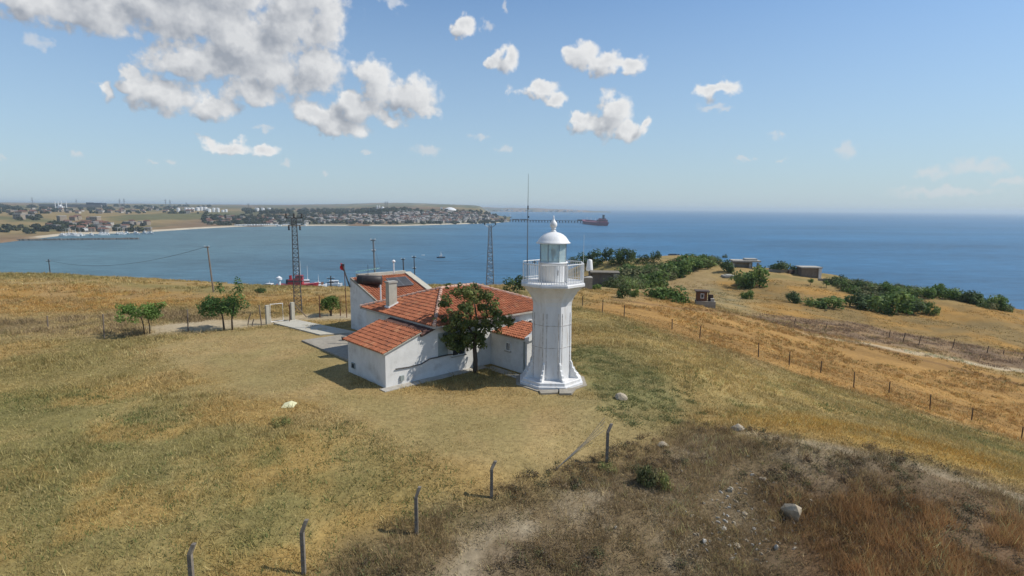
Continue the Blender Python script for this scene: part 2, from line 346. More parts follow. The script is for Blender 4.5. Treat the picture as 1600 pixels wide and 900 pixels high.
def at(px, py, sm=False):
    d = ray(px, py); X = _T * d[0]; Y = _T; Z = H + _T * d[2]; g_ = tz_smooth(X, Y)
    k = np.argmax(Z < g_)
    if not (Z < g_).any(): k = len(_T) - 1
    if k > 0:
        a, b = Z[k - 1] - g_[k - 1], g_[k] - Z[k]; t = _T[k - 1] + (_T[k] - _T[k - 1]) * a / (a + b + 1e-9)
    else: t = _T[0]
    x, y = t * d[0], t
    return np.array([x, y, float(tz(x, y)[0])])
def px2m(p): return p[1] / FPX                              # metres per photo pixel at a point's distance

def axis(segs):
    out = []
    for a, b, st in segs: out += list(np.arange(a, b, st))
    return np.array(out + [segs[-1][1]])
gx = axis([(-700, -300, 40), (-300, -100, 8), (-100, -45, 1.2), (-45, 55, 0.33), (55, 140, 0.9), (140, 260, 4), (260, 520, 26)])
gy_ = axis([(-60, 8, 4), (8, 62, 0.33), (62, 120, 0.6), (120, 260, 1.6), (260, 440, 18)])
GX, GY = np.meshgrid(gx, gy_); gxf, gyf = GX.ravel(), GY.ravel(); gzf = tz(gxf, gyf)
nx, ny = len(gx), len(gy_)
ii = np.arange(nx * ny).reshape(ny, nx)
GF = np.stack([ii[:-1, :-1].ravel(), ii[:-1, 1:].ravel(), ii[1:, 1:].ravel(), ii[1:, :-1].ravel()], 1)

# ground cover zones: outlines on the ground, each with its own dry or green growth
def sdist(poly, x, y):
    p = np.asarray(poly)[:, :2]; n = len(p); best = np.full(x.shape, 1e9); ins = np.zeros(x.shape, bool)
    for i in range(n):
        a, b = p[i], p[(i + 1) % n]; e = b - a; wx, wy = x - a[0], y - a[1]
        t = np.clip((wx * e[0] + wy * e[1]) / (e @ e + 1e-9), 0, 1)
        best = np.minimum(best, np.hypot(wx - t * e[0], wy - t * e[1]))
        c = (a[1] > y) != (b[1] > y)
        with np.errstate(divide='ignore', invalid='ignore'): ins ^= c & (x < (b[0] - a[0]) * (y - a[1]) / (b[1] - a[1] + 1e-12) + a[0])
    return np.where(ins, best, -best)
def zone(pix):                                              # outlines that leave the view go on well past it
    out = []
    for x, y in pix:
        if x == 1600: x, y = 1850, y + 60
        if x == 0: x = -250
        out.append(at(x, y + (90 if y >= 900 else 0)))
    return np.array(out)
Z = {}
Z['yard'] = zone([(240, 545), (330, 520), (430, 512), (545, 530), (545, 605), (640, 615), (800, 620), (900, 620), (1000, 640), (1040, 690), (960, 735), (800, 770), (700, 745), (640, 700), (520, 640), (420, 625), (330, 600)])
Z['oliveyard'] = zone([(890, 615), (960, 620), (1040, 650), (1060, 690), (1000, 700), (900, 690), (880, 650)])
Z['leftgreen'] = zone([(0, 640), (160, 610), (330, 590), (420, 650), (560, 680), (660, 720), (720, 760), (640, 830), (450, 900), (0, 900)])
Z['clover'] = zone([(900, 535), (940, 540), (1010, 580), (1100, 640), (1110, 665), (1020, 668), (960, 640), (925, 615), (905, 580)])
Z['greensl'] = zone([(890, 480), (960, 500), (1060, 532), (1180, 572), (1340, 620), (1500, 664), (1600, 694), (1600, 742), (1450, 694), (1250, 652), (1130, 655), (1020, 575), (950, 535), (895, 530)])
Z['orange'] = zone([(905, 478), (960, 470), (1060, 470), (1200, 500), (1340, 530), (1480, 562), (1600, 592), (1600, 690), (1500, 660), (1340, 612), (1180, 560), (1050, 522), (980, 497)])
Z['farfield'] = zone([(900, 470), (930, 455), (1050, 440), (1160, 440), (1240, 440), (1330, 455), (1500, 480), (1600, 488), (1600, 575), (1450, 545), (1300, 515), (1180, 492), (1060, 470), (960, 470)])
Z['brownstrip'] = zone([(1150, 486), (1230, 492), (1330, 505), (1450, 525), (1600, 552), (1600, 574), (1440, 550), (1330, 530), (1220, 508)])
Z['bank'] = zone([(760, 790), (850, 755), (930, 730), (1030, 690), (1080, 668), (1240, 688), (1400, 712), (1600, 775), (1600, 900), (400, 900), (560, 850)])
Z['postband'] = zone([(400, 900), (540, 835), (650, 798), (760, 765), (880, 735), (960, 738), (900, 772), (800, 806), (720, 842), (640, 892), (600, 900)])
Z['bankred'] = zone([(1180, 760), (1300, 730), (1460, 750), (1600, 800), (1600, 900), (1240, 900)])
Z['yellowedge'] = zone([(1090, 665), (1250, 640), (1450, 690), (1600, 730), (1600, 768), (1400, 706), (1240, 682)])
Z['dirt'] = zone([(640, 900), (720, 850), (800, 815), (880, 770), (960, 775), (900, 815), (830, 845), (760, 880), (730, 900)])
Z['leftbrown'] = zone([(0, 500), (150, 492), (300, 480), (380, 478), (420, 490), (300, 512), (160, 522), (0, 540)])
Z['leftgold'] = zone([(0, 445), (150, 445), (330, 460), (460, 462), (545, 460), (545, 478), (400, 476), (300, 476), (160, 490), (0, 495)])
Z['lane'] = zone([(230, 512), (320, 500), (420, 497), (470, 492), (560, 490), (560, 500), (470, 500), (420, 507), (330, 516), (240, 522)])
Z['greyslope'] = zone([(1100, 440), (1160, 460), (1200, 492), (1130, 488), (1085, 470), (1060, 450)])
Z['whitetrack'] = zone([(985, 448), (1060, 425), (1110, 418), (1120, 440), (1050, 455), (960, 470)])
rutA = [at(*q)[:2] for q in ((960, 468), (1060, 482), (1160, 492), (1260, 515), (1400, 553), (1600, 602))]
rutB = [at(*q)[:2] for q in ((905, 474), (1000, 474), (1100, 487), (1200, 508), (1300, 528), (1400, 548), (1500, 565), (1640, 585))]
crest = [at(*q)[:2] for q in ((1160, 676), (1240, 689), (1320, 702), (1400, 716), (1480, 742), (1600, 779), (1760, 830))]
def pdist(pl, x, y):
    best = np.full(x.shape, 1e9)
    for a, b in zip(pl[:-1], pl[1:]):
        e = b - a; t = np.clip(((x - a[0]) * e[0] + (y - a[1]) * e[1]) / (e @ e), 0, 1)
        best = np.minimum(best, np.hypot(x - a[0] - t * e[0], y - a[1] - t * e[1]))
    return best
def ground_color(x, y, z):
    n1 = fnoise(x, y, 9, 21, 4); n2 = fnoise(x, y, 2.2, 31, 4); n3 = fnoise(x, y, 26, 41, 3); n4 = fnoise(x, y, 0.9, 51, 3)
    L = lambda a, b, t: a + (b - a) * t[:, None]
    cv = lambda *c: np.array(c)
    tan, tan2, olive, green = cv(.325, .222, .084), cv(.265, .188, .08), cv(.185, .155, .057), cv(.115, .122, .042)
    col = L(np.tile(tan, (len(x), 1)), tan2, sstep(n2, .35, .65)); col = L(col, olive, sstep(n1, .48, .66) * .75)
    ed = (n1 - .5) * 3.0 + (n2 - .5) * 1.6
    def put(zn, c, c2=None, soft=1.6, k=1.0, edge=1.0, t=None):
        nonlocal col
        s = sdist(Z[zn], x, y); m = sstep(s + ed * edge * soft / 1.6, -soft, soft) * k
        cc = np.tile(c, (len(x), 1))
        if c2 is not None: cc = L(cc, c2, sstep(n2, .36, .64) if t is None else t)
        col = col * (1 - m)[:, None] + cc * m[:, None]
    put('leftgold', cv(.34, .20, .062), cv(.27, .175, .07), 3)
    put('leftgreen', cv(.19, .168, .063), cv(.28, .21, .082), 3.0, .85, 1.3, sstep(n2 * .6 + n1 * .4, .40, .60))
    gp_ = sstep(fnoise(x, y, 4.5, 63, 4), .52, .64) * sstep(sdist(Z['leftgreen'], x, y), -4, 1) * .65; col = col * (1 - gp_)[:, None] + cv(.325, .21, .07) * gp_[:, None]
    s = sdist(Z['leftgreen'], x, y); m = sstep(s + ed, -2, 2) * sstep(n1 * .6 + n2 * .4, .50, .62) * .7
    col = col * (1 - m)[:, None] + green * m[:, None]
    put('leftbrown', cv(.20, .145, .075), cv(.275, .20, .09), 2.6, .85, 1.6)
    put('yard', cv(.35, .248, .11), cv(.29, .215, .095), 2.4, .95, 1.2)
    oy = sstep(fnoise(x, y, 6, 65, 4), .44, .6) * sstep(sdist(Z['yard'], x, y), -1, 2) * .6; col = col * (1 - oy)[:, None] + cv(.23, .185, .075) * oy[:, None]
    put('oliveyard', cv(.215, .185, .085), cv(.26, .20, .085), 2.0, .75, 1.0)
    put('greensl', cv(.285, .215, .085), cv(.345, .245, .092), 2.2, .85)
    gs = sstep(fnoise(x, y, 4, 75, 4), .54, .66) * sstep(sdist(Z['greensl'], x, y), -1, 2) * .6; col = col * (1 - gs)[:, None] + cv(.175, .165, .062) * gs[:, None]
    put('farfield', cv(.345, .195, .055), cv(.25, .155, .052), 4, 1.0, 1.0, sstep(n1, .4, .62))
    fp2 = sstep(fnoise(x, y, 8, 73, 4), .46, .60) * sstep(sdist(Z['farfield'], x, y), -2, 3) * .65; col = col * (1 - fp2)[:, None] + cv(.20, .145, .062) * fp2[:, None]
    put('orange', cv(.35, .20, .064), cv(.28, .162, .054), 2.0, 1.0, .6, sstep(fnoise(x * .35 + y * .9, y * .25 - x * .1, 2.5, 61, 3), .38, .62))
    put('brownstrip', cv(.185, .125, .08), cv(.245, .16, .085), 2.2, .85, 1.0)
    put('greyslope', cv(.22, .19, .10), cv(.27, .20, .09), 4, .8)
    put('whitetrack', cv(.36, .25, .12), cv(.27, .19, .085), 3, .8)
    put('yellowedge', cv(.36, .22, .055), cv(.27, .185, .06), 1.6, .9)
    put('clover', cv(.20, .175, .075), cv(.165, .16, .065), 1.6, .8, 1.4)
    put('bank', cv(.19, .138, .075), cv(.125, .09, .05), 1.4, 1.0, .8)
    pc = sstep(fnoise(x, y, 1.5, 67, 4), .52, .66) * sstep(sdist(Z['bank'], x, y), 0, 1) * .5; col = col * (1 - pc)[:, None] + cv(.29, .235, .155) * pc[:, None]
    put('bankred', cv(.17, .098, .05), cv(.12, .08, .045), 1.8, .85, 1.0)
    put('postband', cv(.15, .115, .06), cv(.11, .09, .045), 1.0, .85, .8)
    put('dirt', cv(.37, .31, .21), cv(.25, .195, .13), 1.2, .85 * sstep(fnoise(x, y, 1.3, 69, 4), .36, .56), 1.2)
    put('lane', cv(.42, .34, .22), cv(.36, .28, .17), .9, .95, .4)
    d = pdist(crest, x, y); m = sstep(-d + (n4 - .5) * .5, -.55, -.15) * .6; col = col * (1 - m)[:, None] + cv(.34, .28, .19) * m[:, None]
    d = pdist(rutB, x, y) ; m = sstep(-d + (n2 - .5) * 1.6, -1.9, -.7); sx = sstep(x, 34, 58)
    col = col * (1 - (m * (.06 + .85 * sx))[:, None]) + cv(.44, .345, .22) * (m * (.06 + .85 * sx))[:, None]
    d = pdist(rutA, x, y); m = sstep(-d, -1.3, -.3) * .6
    col = col * (1 - m)[:, None] + cv(.155, .09, .04) * m[:, None]
    # worn mottling of the growth itself
    col = col * (0.80 + 0.40 * n2 * 1.0)[:, None] * (0.88 + 0.24 * n4)[:, None] * (0.9 + 0.2 * n3)[:, None]
    cliff = sstep(-z, 16, 26)
    return col * (1 - cliff * .5)[:, None] + cv(.2, .15, .1) * (cliff * .5)[:, None]
gcol = ground_color(gxf, gyf, gzf)
GROUND = mat('dry_ground', (0, 0, 0), scale=4.2, rough=0.95, bump=0.018, detail=9, attr=True, var=0.30, bscale=5, spec=0.1)
tag(link('ground', np_mesh('ground', np.stack([gxf, gyf, gzf], 1), GF, GROUND, gcol, smooth=True)), kind='structure')

# ------------------------------------------------------------------ sea
def seamat():
    m = bpy.data.materials.new('sea_water'); m.use_nodes = True; n, l = m.node_tree.nodes, m.node_tree.links; b = n['Principled BSDF']
    g = n.new('ShaderNodeNewGeometry'); sp = n.new('ShaderNodeSeparateXYZ'); l.new(g.outputs['Position'], sp.inputs[0])
    # shallow bay to the west, deeper open sea to the east
    mr = n.new('ShaderNodeMapRange'); mr.interpolation_type = 'SMOOTHSTEP'; mr.inputs[1].default_value = -420; mr.inputs[2].default_value = 160; l.new(sp.outputs[0], mr.inputs[0])
    mp = n.new('ShaderNodeMapping'); mp.inputs['Scale'].default_value = (0.35, 1, 1); mp.inputs['Rotation'].default_value = (0, 0, 0.25); l.new(g.outputs['Position'], mp.inputs[0])
    def noise(sc, de, ro=0.6):
        q = n.new('ShaderNodeTexNoise'); q.inputs['Scale'].default_value = sc; q.inputs['Detail'].default_value = de; q.inputs['Roughness'].default_value = ro; l.new(mp.outputs[0], q.inputs['Vector']); return q.outputs[0]
    mix = n.new('ShaderNodeMix'); mix.data_type = 'RGBA'; mix.inputs[6].default_value = SEA_W; mix.inputs[7].default_value = SEA_E; l.new(mr.outputs[0], mix.inputs[0])
    a = noise(0.006, 5); c = noise(0.09, 8, 0.80); w = n.new('ShaderNodeMath'); w.operation = 'MULTIPLY_ADD'; l.new(c, w.inputs[0]); w.inputs[1].default_value = 0.8; 
    w2 = n.new('ShaderNodeMath'); w2.operation = 'MULTIPLY'; l.new(a, w2.inputs[0]); w2.inputs[1].default_value = 0.5; l.new(w2.outputs[0], w.inputs[2])
    k = n.new('ShaderNodeMapRange'); k.inputs[1].default_value = 0.42; k.inputs[2].default_value = 0.88; k.inputs[3].default_value = 0.38; k.inputs[4].default_value = 1.75; l.new(w.outputs[0], k.inputs[0])
    vs = n.new('ShaderNodeVectorMath'); vs.operation = 'SCALE'; l.new(mix.outputs[2], vs.inputs[0]); l.new(k.outputs[0], vs.inputs['Scale']); l.new(vs.outputs[0], b.inputs['Base Color'])
    b.inputs['Roughness'].default_value = 0.42; b.inputs['Specular IOR Level'].default_value = 0.22
    h = noise(0.22, 8, 0.75); bp = n.new('ShaderNodeBump'); bp.inputs['Strength'].default_value = 1.0; bp.inputs['Distance'].default_value = 1.6; l.new(h, bp.inputs['Height']); l.new(bp.outputs[0], b.inputs['Normal'])
    return m
SEA_W, SEA_E = (0.074, 0.142, 0.165, 1), (0.029, 0.120, 0.222, 1)
sx = np.array([-40000, -9000, -3000, -1000, 0, 1000, 3000, 9000, 40000.0]); sy = np.array([-2000, 0, 500, 1500, 4000, 10000, 20000, 40000.0])
SX, SY = np.meshgrid(sx, sy); si = np.arange(SX.size).reshape(SX.shape)
SF = np.stack([si[:-1, :-1].ravel(), si[:-1, 1:].ravel(), si[1:, 1:].ravel(), si[1:, :-1].ravel()], 1)
tag(link('sea', np_mesh('sea', np.stack([SX.ravel(), SY.ravel(), np.full(SX.size, SEA)], 1), SF, seamat())), kind='structure')

# ------------------------------------------------------------------ far shore across the bay
SHORE = [(-900, 410), (-500, 398), (-200, 388), (0, 379), (60, 372), (110, 366), (230, 363), (240, 361.5), (310, 357), (370, 354), (440, 353), (500, 352.5), (620, 353), (700, 350.5), (770, 348.5), (797, 346)]
def shore_depth(px):
    xs, ys = zip(*SHORE); py = np.interp(px, xs, ys); hy = 324.65 + (px - 800) * 0.00882
    return (H - SEA) * FPX / (py - hy)
def far_h(px, d, t):
    """height above the sea, t metres behind the shore"""
    base = 3.0 * sstep(t, 0, 12) + 23 * sstep(t, 0, 700) + 22 * sstep(t, 700, 3000) + 16 * sstep(t, 2500, 6500) + 24 * sstep(px, 420, 580) * sstep(730 - px, -40, 120) * sstep(t, 2600, 5600)
    base = base + (fnoise(px * 2.0, d * 0.3, 90, 71, 3) - .5) * 14 * sstep(t, 300, 2200)
    base = base + 17 * sstep(t, 60, 650) * sstep(px, 520, 640)
    end = 1 - sstep(px, 735, 802)                        # the headland tapers to its point
    return base * (0.30 + 0.70 * end) - 60 * sstep(t, 500, 900) * sstep(px, 745, 770) 
fpx = np.concatenate([np.arange(-900, -40, 40), np.arange(-40, 798, 4)]); ft = np.concatenate([[-6], np.arange(0, 120, 10), np.arange(120, 900, 30), np.arange(900, 3000, 130), np.arange(3000, 9000, 500)])
FP, FT = np.meshgrid(fpx, ft); FD = shore_depth(FP) + FT; FX = (FP - 800) / FPX * FD * 1.0; FZ = SEA + np.where(FT < 0, -2, far_h(FP, FD, np.maximum(FT, 0)))
fi = np.arange(FP.size).reshape(FP.shape); FF = np.stack([fi[:-1, :-1].ravel(), fi[:-1, 1:].ravel(), fi[1:, 1:].ravel(), fi[1:, :-1].ravel()], 1)
fx, fy, fp_, ftt = FX.ravel(), FD.ravel(), FP.ravel(), FT.ravel()
q1 = fnoise(fx, fy * .5, 160, 81, 4); q2 = fnoise(fx, fy * .35, 60, 91, 3); q3 = fnoise(fx * .6, fy * .2, 420, 95, 2)
fc = np.array([.25, .185, .09]) * np.ones((len(fx), 1)); lerp = lambda a, b, t: a + (np.array(b) - a) * t[:, None]
fc = lerp(fc, (.115, .12, .06), sstep(q1, .45, .58) * .85); fc = lerp(fc, (.19, .125, .08), sstep(q3, .50, .58) * .85)
town = sstep(fp_, 330, 400) * (1 - sstep(ftt, 700, 1200)); fc = lerp(fc, (.10, .105, .06), town * .8 * sstep(q2, .3, .5))
fc = lerp(fc, (.12, .125, .07), sstep(ftt, 1400, 2400) * sstep(q1, .40, .56) * .8)
fc = lerp(fc, (.46, .40, .30), (1 - sstep(ftt, 6, 26)) * sstep(q2, .35, .5))
FARM = mat('far_fields', (0, 0, 0), scale=0.02, rough=1, attr=True, var=0.15, spec=0.0)
tag(link('far_shore', np_mesh('far_shore', np.stack([fx, fy, FZ.ravel()], 1), FF, FARM, fc, smooth=True)), kind='structure')
def farpt(px, py):
    d0 = float(shore_depth(px)); t = np.arange(4, 9000, 6.0); d = d0 + t; zz = SEA + far_h(np.full(t.shape, float(px)), d, t)
    r = ray(px, py); zr = H + d * r[2]; k = np.argmax(zr < zz) if (zr < zz).any() else len(t) - 1
    return np.array([d[k] * (px - 800) / FPX, d[k], zz[k]])
def seapt(px, py):
    r = ray(px, py); t = (SEA - H) / r[2]; return np.array([t * r[0], t, SEA])
# the farthest coast, behind the headland and round to the east
hp = np.arange(560, 960, 8.0); hr = np.array([0, 60, 300, 900, 2200]); HP, HR = np.meshgrid(hp, hr); HD = 7600 + HR
prof = np.interp(HP, [560, 640, 700, 760, 800, 830, 870, 905, 930, 955], [54, 60, 60, 58, 56, 52, 40, 24, 12, 3])
HZ = SEA - 1 + prof * sstep(HR, -30, 1500) * (0.75 + 0.5 * fnoise(HP * 3, HR * .1, 60, 33, 3))
hi_ = np.arange(HP.size).reshape(HP.shape); HFc = np.stack([hi_[:-1, :-1].ravel(), hi_[:-1, 1:].ravel(), hi_[1:, 1:].ravel(), hi_[1:, :-1].ravel()], 1)
hx = ((HP - 800) / FPX * HD).ravel(); hc = lerp(np.array([.25, .17, .12]) * np.ones((hx.size, 1)), (.14, .13, .08), sstep(fnoise(HP.ravel() * 8, HR.ravel(), 90, 44, 3), .42, .58))
tag(link('distant_coast', np_mesh('distant_coast', np.stack([hx, HD.ravel(), HZ.ravel()], 1), HFc, FARM, hc, smooth=True)), kind='structure')

# ------------------------------------------------------------------ haze over land and sea
HZM = bpy.data.materials.new('haze_air'); HZM.use_nodes = True; _n_, _l_ = HZM.node_tree.nodes, HZM.node_tree.links
_n_.remove(_n_['Principled BSDF']); _pv = _n_.new('ShaderNodeVolumePrincipled'); _pv.inputs['Color'].default_value = (0.78, 0.91, 1.0, 1)
_pv.inputs['Density'].default_value = HAZE_D = 0.00010; _pv.inputs['Anisotropy'].default_value = 0.2; _l_.new(_pv.outputs[0], _n_['Material Output'].inputs['Volume'])
hb = MB(); hb.box((0, 19000, 4.0), (82000, 45000, 104.0)); tag(hb.build('haze', HZM), kind='stuff')

# ------------------------------------------------------------------ lighthouse
LX, LY = 2.40, 33.45
LH = thing('lighthouse', 'white octagonal lighthouse with railed gallery and domed glass lantern', 'lighthouse', (LX, LY, 0), math.radians(-1.0))
P8 = math.pi / 8; c8 = math.cos(P8)
def octo(prof, name, m, parent=LH, kind=None):             # profile given as apothems
    return MB().lathe([(r / c8, z) for r, z in prof], 8, ph=P8).build(name, m, parent, kind)
octo([(1.86, -0.3), (1.86, 0.18), (1.83, 0.20)], 'base_step', TOWER)
octo([(1.72, 0.18), (1.72, 0.36), (1.66, 0.40)], 'base_step', TOWER)
MB().lathe([(2.10 / c8, -0.3), (2.10 / c8, 0.05)], 8, ph=P8).build('apron', CONC, LH)
body = octo([(1.17, 0.40), (1.15, 1.0), (1.12, 4.75), (1.15, 4.98), (1.25, 5.25), (1.43, 5.55), (1.64, 5.80), (1.76, 5.90)], 'tower_body', TOWER)
# cast panels: a bolted flange pair down each corner, ring seams between the tiers
for k in range(8):
    a = P8 + k * math.pi / 4; m = MB()
    for sgn in (-1, 1):
        t = a + sgn * 0.10; r0, r1 = 1.185, 1.165
        p = lambda r, z: (r * math.cos(t), r * math.sin(t), z)
        m.tube([p(r0 + .035, 0.42), p(r1 + .022, 4.35)], 0.014, 4)
    m.build('corner_flange', SEAM, body)
    m = MB()                                               # scroll bracket standing on the base step
    cx, cy = math.cos(a), math.sin(a)
    prof = [(1.15, .40), (1.76, .40), (1.72, .50), (1.62, .60), (1.60, .74), (1.50, .80), (1.44, .98), (1.36, 1.04), (1.33, 1.30), (1.26, 1.42), (1.15, 1.44)]
    w = 0.06; poly = [(r * cx + w * cy, r * cy - w * cx, z) for r, z in prof]; m.prism(poly, (-2 * w * cy, 2 * w * cx, 0))
    m.build('base_bracket', IRONW, LH)
for z in (2.30, 3.62):
    m = MB(); m.lathe([(1.146 / c8, z - .012), (1.149 / c8, z + .012)], 8, ph=P8); m.build('ring_seam', SEAM, body)
octo([(1.76, 5.89), (1.84, 5.93), (1.84, 6.06), (1.81, 6.10)], 'gallery_deck', TOWER)
rail = octo([(1.74, 6.10), (1.74, 6.12)], 'gallery_kerb', TOWER)
def ring(r, z, w, h):
    m = MB(); R0 = r / c8
    for k in range(8):
        a, b = P8 + k * math.pi / 4, P8 + (k + 1) * math.pi / 4
        m.tube([(R0 * math.cos(a), R0 * math.sin(a), z), (R0 * math.cos(b), R0 * math.sin(b), z)], w, 6)
    return m
ring(1.74, 7.22, .030, .04).build('handrail', IRONW, LH); ring(1.74, 6.24, .016, .03).build('lower_rail', IRONW, LH)
bal = MB(); bal.tube([(0, 0, 6.12), (0, 0, 7.20)], 0.014, 5); bal_me = bal.mesh('baluster', IRONW)
post = MB(); post.tube([(0, 0, 6.10), (0, 0, 7.25)], 0.032, 6); post_me = post.mesh('rail_post', IRONW)
for k in range(8):
    a, b = P8 + k * math.pi / 4, P8 + (k + 1) * math.pi / 4; R0 = 1.74 / c8
    A, B = np.array([math.cos(a), math.sin(a)]) * R0, np.array([math.cos(b), math.sin(b)]) * R0
    link('rail_post', post_me, LH, (*A, 0))
    for j in range(1, 10): link('baluster', bal_me, LH, (*(A + (B - A) * j / 10), 0))
murette = MB().lathe([(0.84, 6.10), (0.84, 7.18), (0.88, 7.20), (0.88, 7.28)], 28).build('lantern_drum', TOWER, LH, smooth=True)
da = math.radians(-62); dm = MB(); dw = 0.30                # service door of the drum, facing right of the camera
dm.add([(0.865 * math.cos(da + t), 0.865 * math.sin(da + t), z) for z in (6.14, 7.14) for t in (-.36, -.18, 0, .18, .36)] + [(0.80 * math.cos(da + t), 0.80 * math.sin(da + t), z) for z in (6.14, 7.14) for t in (-.36, .36)],
       [(i, i + 1, i + 6, i + 5) for i in range(4)] + [(10, 0, 5, 12), (4, 11, 13, 9), (5, 6, 7, 8, 9, 13, 12)])
door = dm.build('drum_door', IRONW, LH)
MB().tube([(0.90 * math.cos(da - .2), 0.90 * math.sin(da - .2), 6.55), (0.92 * math.cos(da - .2), 0.92 * math.sin(da - .2), 6.85)], .02, 6).build('handle', DARK, door)
for k in range(8):
    a = P8 + k * math.pi / 4; m = MB(); m.tube([(.80 * math.cos(a), .80 * math.sin(a), 7.28), (.80 * math.cos(a), .80 * math.sin(a), 8.40)], .020, 6); m.build('lantern_mullion', STEEL, LH)
    a2 = a + math.pi / 4; m = MB(); m.prism([(r * math.cos(q), r * math.sin(q), 7.28) for r, q in ((.795, a + .03), (.795, a2 - .03), (.785, a2 - .03), (.785, a + .03))], (0, 0, 1.12)); m.build('lantern_pane', GLASS, LH)
lens = MB().lathe([(.06, 7.28), (.06, 7.60), (.13, 7.63), (.15, 7.74), (.15, 7.92), (.11, 8.02), (.04, 8.04)], 16).build('lamp_lens', STEEL, LH, smooth=True)
MB().box((0, -.16, 7.82), (.30, .10, .30)).build('lamp_head', STEEL, lens); MB().box((0, -.215, 7.82), (.14, .02, .15)).build('lamp_eye', DARKG, lens)
dome = MB().lathe([(.86, 8.40), (1.00, 8.36), (1.01, 8.40), (.93, 8.46), (.86, 8.58), (.74, 8.74), (.58, 8.87), (.40, 8.96), (.22, 9.01), (.12, 9.04)], 32).build('lantern_dome', IRONW, LH, smooth=True)
MB().lathe([(.17, 9.02), (.17, 9.07), (.12, 9.10), (.10, 9.16), (.15, 9.19), (.15, 9.22), (.10, 9.25), (.17, 9.30), (.215, 9.42), (.20, 9.54), (.12, 9.64), (.06, 9.72), (.035, 9.80), (.02, 9.98)], 20).build('finial', IRONW, dome, smooth=True)
# things fixed to or standing on the gallery
def on_lh(x, y, z): return (LX + x, LY + y, z)
ap = gy_pt = CAM + (LY + .3) * ray(823.5, 440)
t = thing('radio_mast', 'tall thin grey radio mast on the left side of the lighthouse gallery', 'mast', (ap[0], ap[1], 6.12))
m = MB(); m.tube([(0, 0, -.05), (0, 0, 4.35)], [.035, .028], 6); m.build('mast_pole', STEEL, t)
m = MB(); m.tube([(0, 0, 4.3), (0, 0, 6.25)], [.016, .008], 5); m.box((0, 0, 4.3), (.07, .07, .22)); m.box((0.03, 0, 3.75), (.10, .05, .10)); m.build('whip_aerial', DARK, t)
ap = CAM + (LY + .1) * ray(911, 430)
t = thing('whip_antenna', 'thin pale whip antenna on the right side of the lighthouse gallery', 'antenna', (ap[0], ap[1], 6.12))
MB().tube([(0, 0, -.05), (0, 0, 2.75)], [.016, .008], 5).build('whip', IRONW, t); MB().box((0, 0, .9), (.06, .06, .16)).build('clamp', STEEL, t)
ap = CAM + (LY + .2) * ray(921, 423)
t = thing('standby_lantern', 'small white tapered standby lantern on an arm right of the lighthouse gallery', 'lantern', (ap[0], ap[1], ap[2]))
MB().lathe([(.17, .0), (.21, .03), (.205, .08), (.15, .60), (.12, .66), (.04, .68)], 12).build('lantern_housing', IRONW, t, smooth=True)
m = MB(); m.tube([(0, 0, 0), (0, 0, -.32)], .05, 8); m.tube([(0, 0, -.30), (-.42, 0, -.38)], .025, 6); m.build('bracket_arm', DARK, t)
ap = CAM + (LY - .3) * ray(835, 410)
t = thing('aerial_box', 'small dark aerial fixed to the gallery rail left of the lantern', 'aerial', (ap[0], ap[1], ap[2]))
MB().tube([(0, 0, -.35), (0, 0, .12)], .018, 6).build('stub', DARK, t); MB().tube([(-.13, 0, .02), (.13, 0, .02)], .03, 6).build('dipole', DARK, t)

# ------------------------------------------------------------------ keeper's house (local axes: x along the front, y back along the side)
HS = thing('keepers_house', 'white keeper house with red tiled roofs beside the lighthouse', 'house', (HX, HY, 0), HA)
def roof_tiles(name, e0, along, up, length, run, inside, m, parent, cw=0.235, rh=0.34, th=0.05, seed=1):
    """barrel tiles in overlapping courses on the plane e0 + along*u + up*v"""
    al, upv = np.array(along, float), np.array(up, float); al /= np.linalg.norm(al); upv /= np.linalg.norm(upv); nn = np.cross(al, upv); nn /= np.linalg.norm(nn); nn = nn if nn[2] > 0 else -nn
    r = np.random.default_rng(seed); V, F = [], []; e0 = np.array(e0, float)
    for j in range(int(run / rh) + 1):
        for i in range(int(length / cw) + 1):
            u, v = i * cw, j * rh
            if not inside(u + cw / 2, v + rh / 2): continue
            ju, jn = r.normal(0, .006), r.normal(0, .006); b = len(V)
            for dv, lift in ((-.03, th), (min(rh + .02, run - v + .04), .012)):
                for k, hh in ((0, 0.0), (.22, .045), (.5, .062), (.78, .045), (1.0, 0.0)):
                    V.append(e0 + al * (u + k * cw * .97 + ju) + upv * (v + dv) + nn * (lift + hh + jn))
            for k in (0, .5, 1.0): V.append(e0 + al * (u + k * cw * .97 + ju) + upv * (v - .03) - nn * .005)
            F += [(b + k, b + k + 1, b + k + 6, b + k + 5) for k in range(4)]
            F += [(b, b + 10, b + 11, b + 2), (b + 2, b + 11, b + 12, b + 4)]
    mb = MB(); mb.add(V, F); o = mb.build(name, m, parent, 'stuff'); nt_ = len(V) // 13
    base = np.array(m['tint']); tc_ = base * r.uniform(.88, 1.10, (nt_, 1)); pick = r.random(nt_); tc_[pick > .95] = base * [.72, .80, .95]; tc_[pick < .04] = base * [1.1, 1.35, 1.4]
    a = o.data.color_attributes.new('col', 'FLOAT_COLOR', 'POINT'); a.data.foreach_set('color', np.repeat(np.hstack([tc_, np.ones((nt_, 1))]), 13, 0).astype(np.float32).ravel()); return o
def ridge_row(name, p, q, parent, m=RIDGE, r=0.13, seed=3):
    p, q = np.array(p, float), np.array(q, float); L = np.linalg.norm(q - p); n = max(2, int(L / 0.36)); d = (q - p) / n; rr = random.Random(seed); mb = MB()
    for i in range(n):
        a = p + d * i; b = p + d * (i + 1.12); o = rr.uniform(-.012, .012)
        mb.tube([a + [0, 0, o], b + [0, 0, o - .02]], [r, r * .82], 8)
    return mb.build(name, m, parent, 'stuff')
ann = 4.55
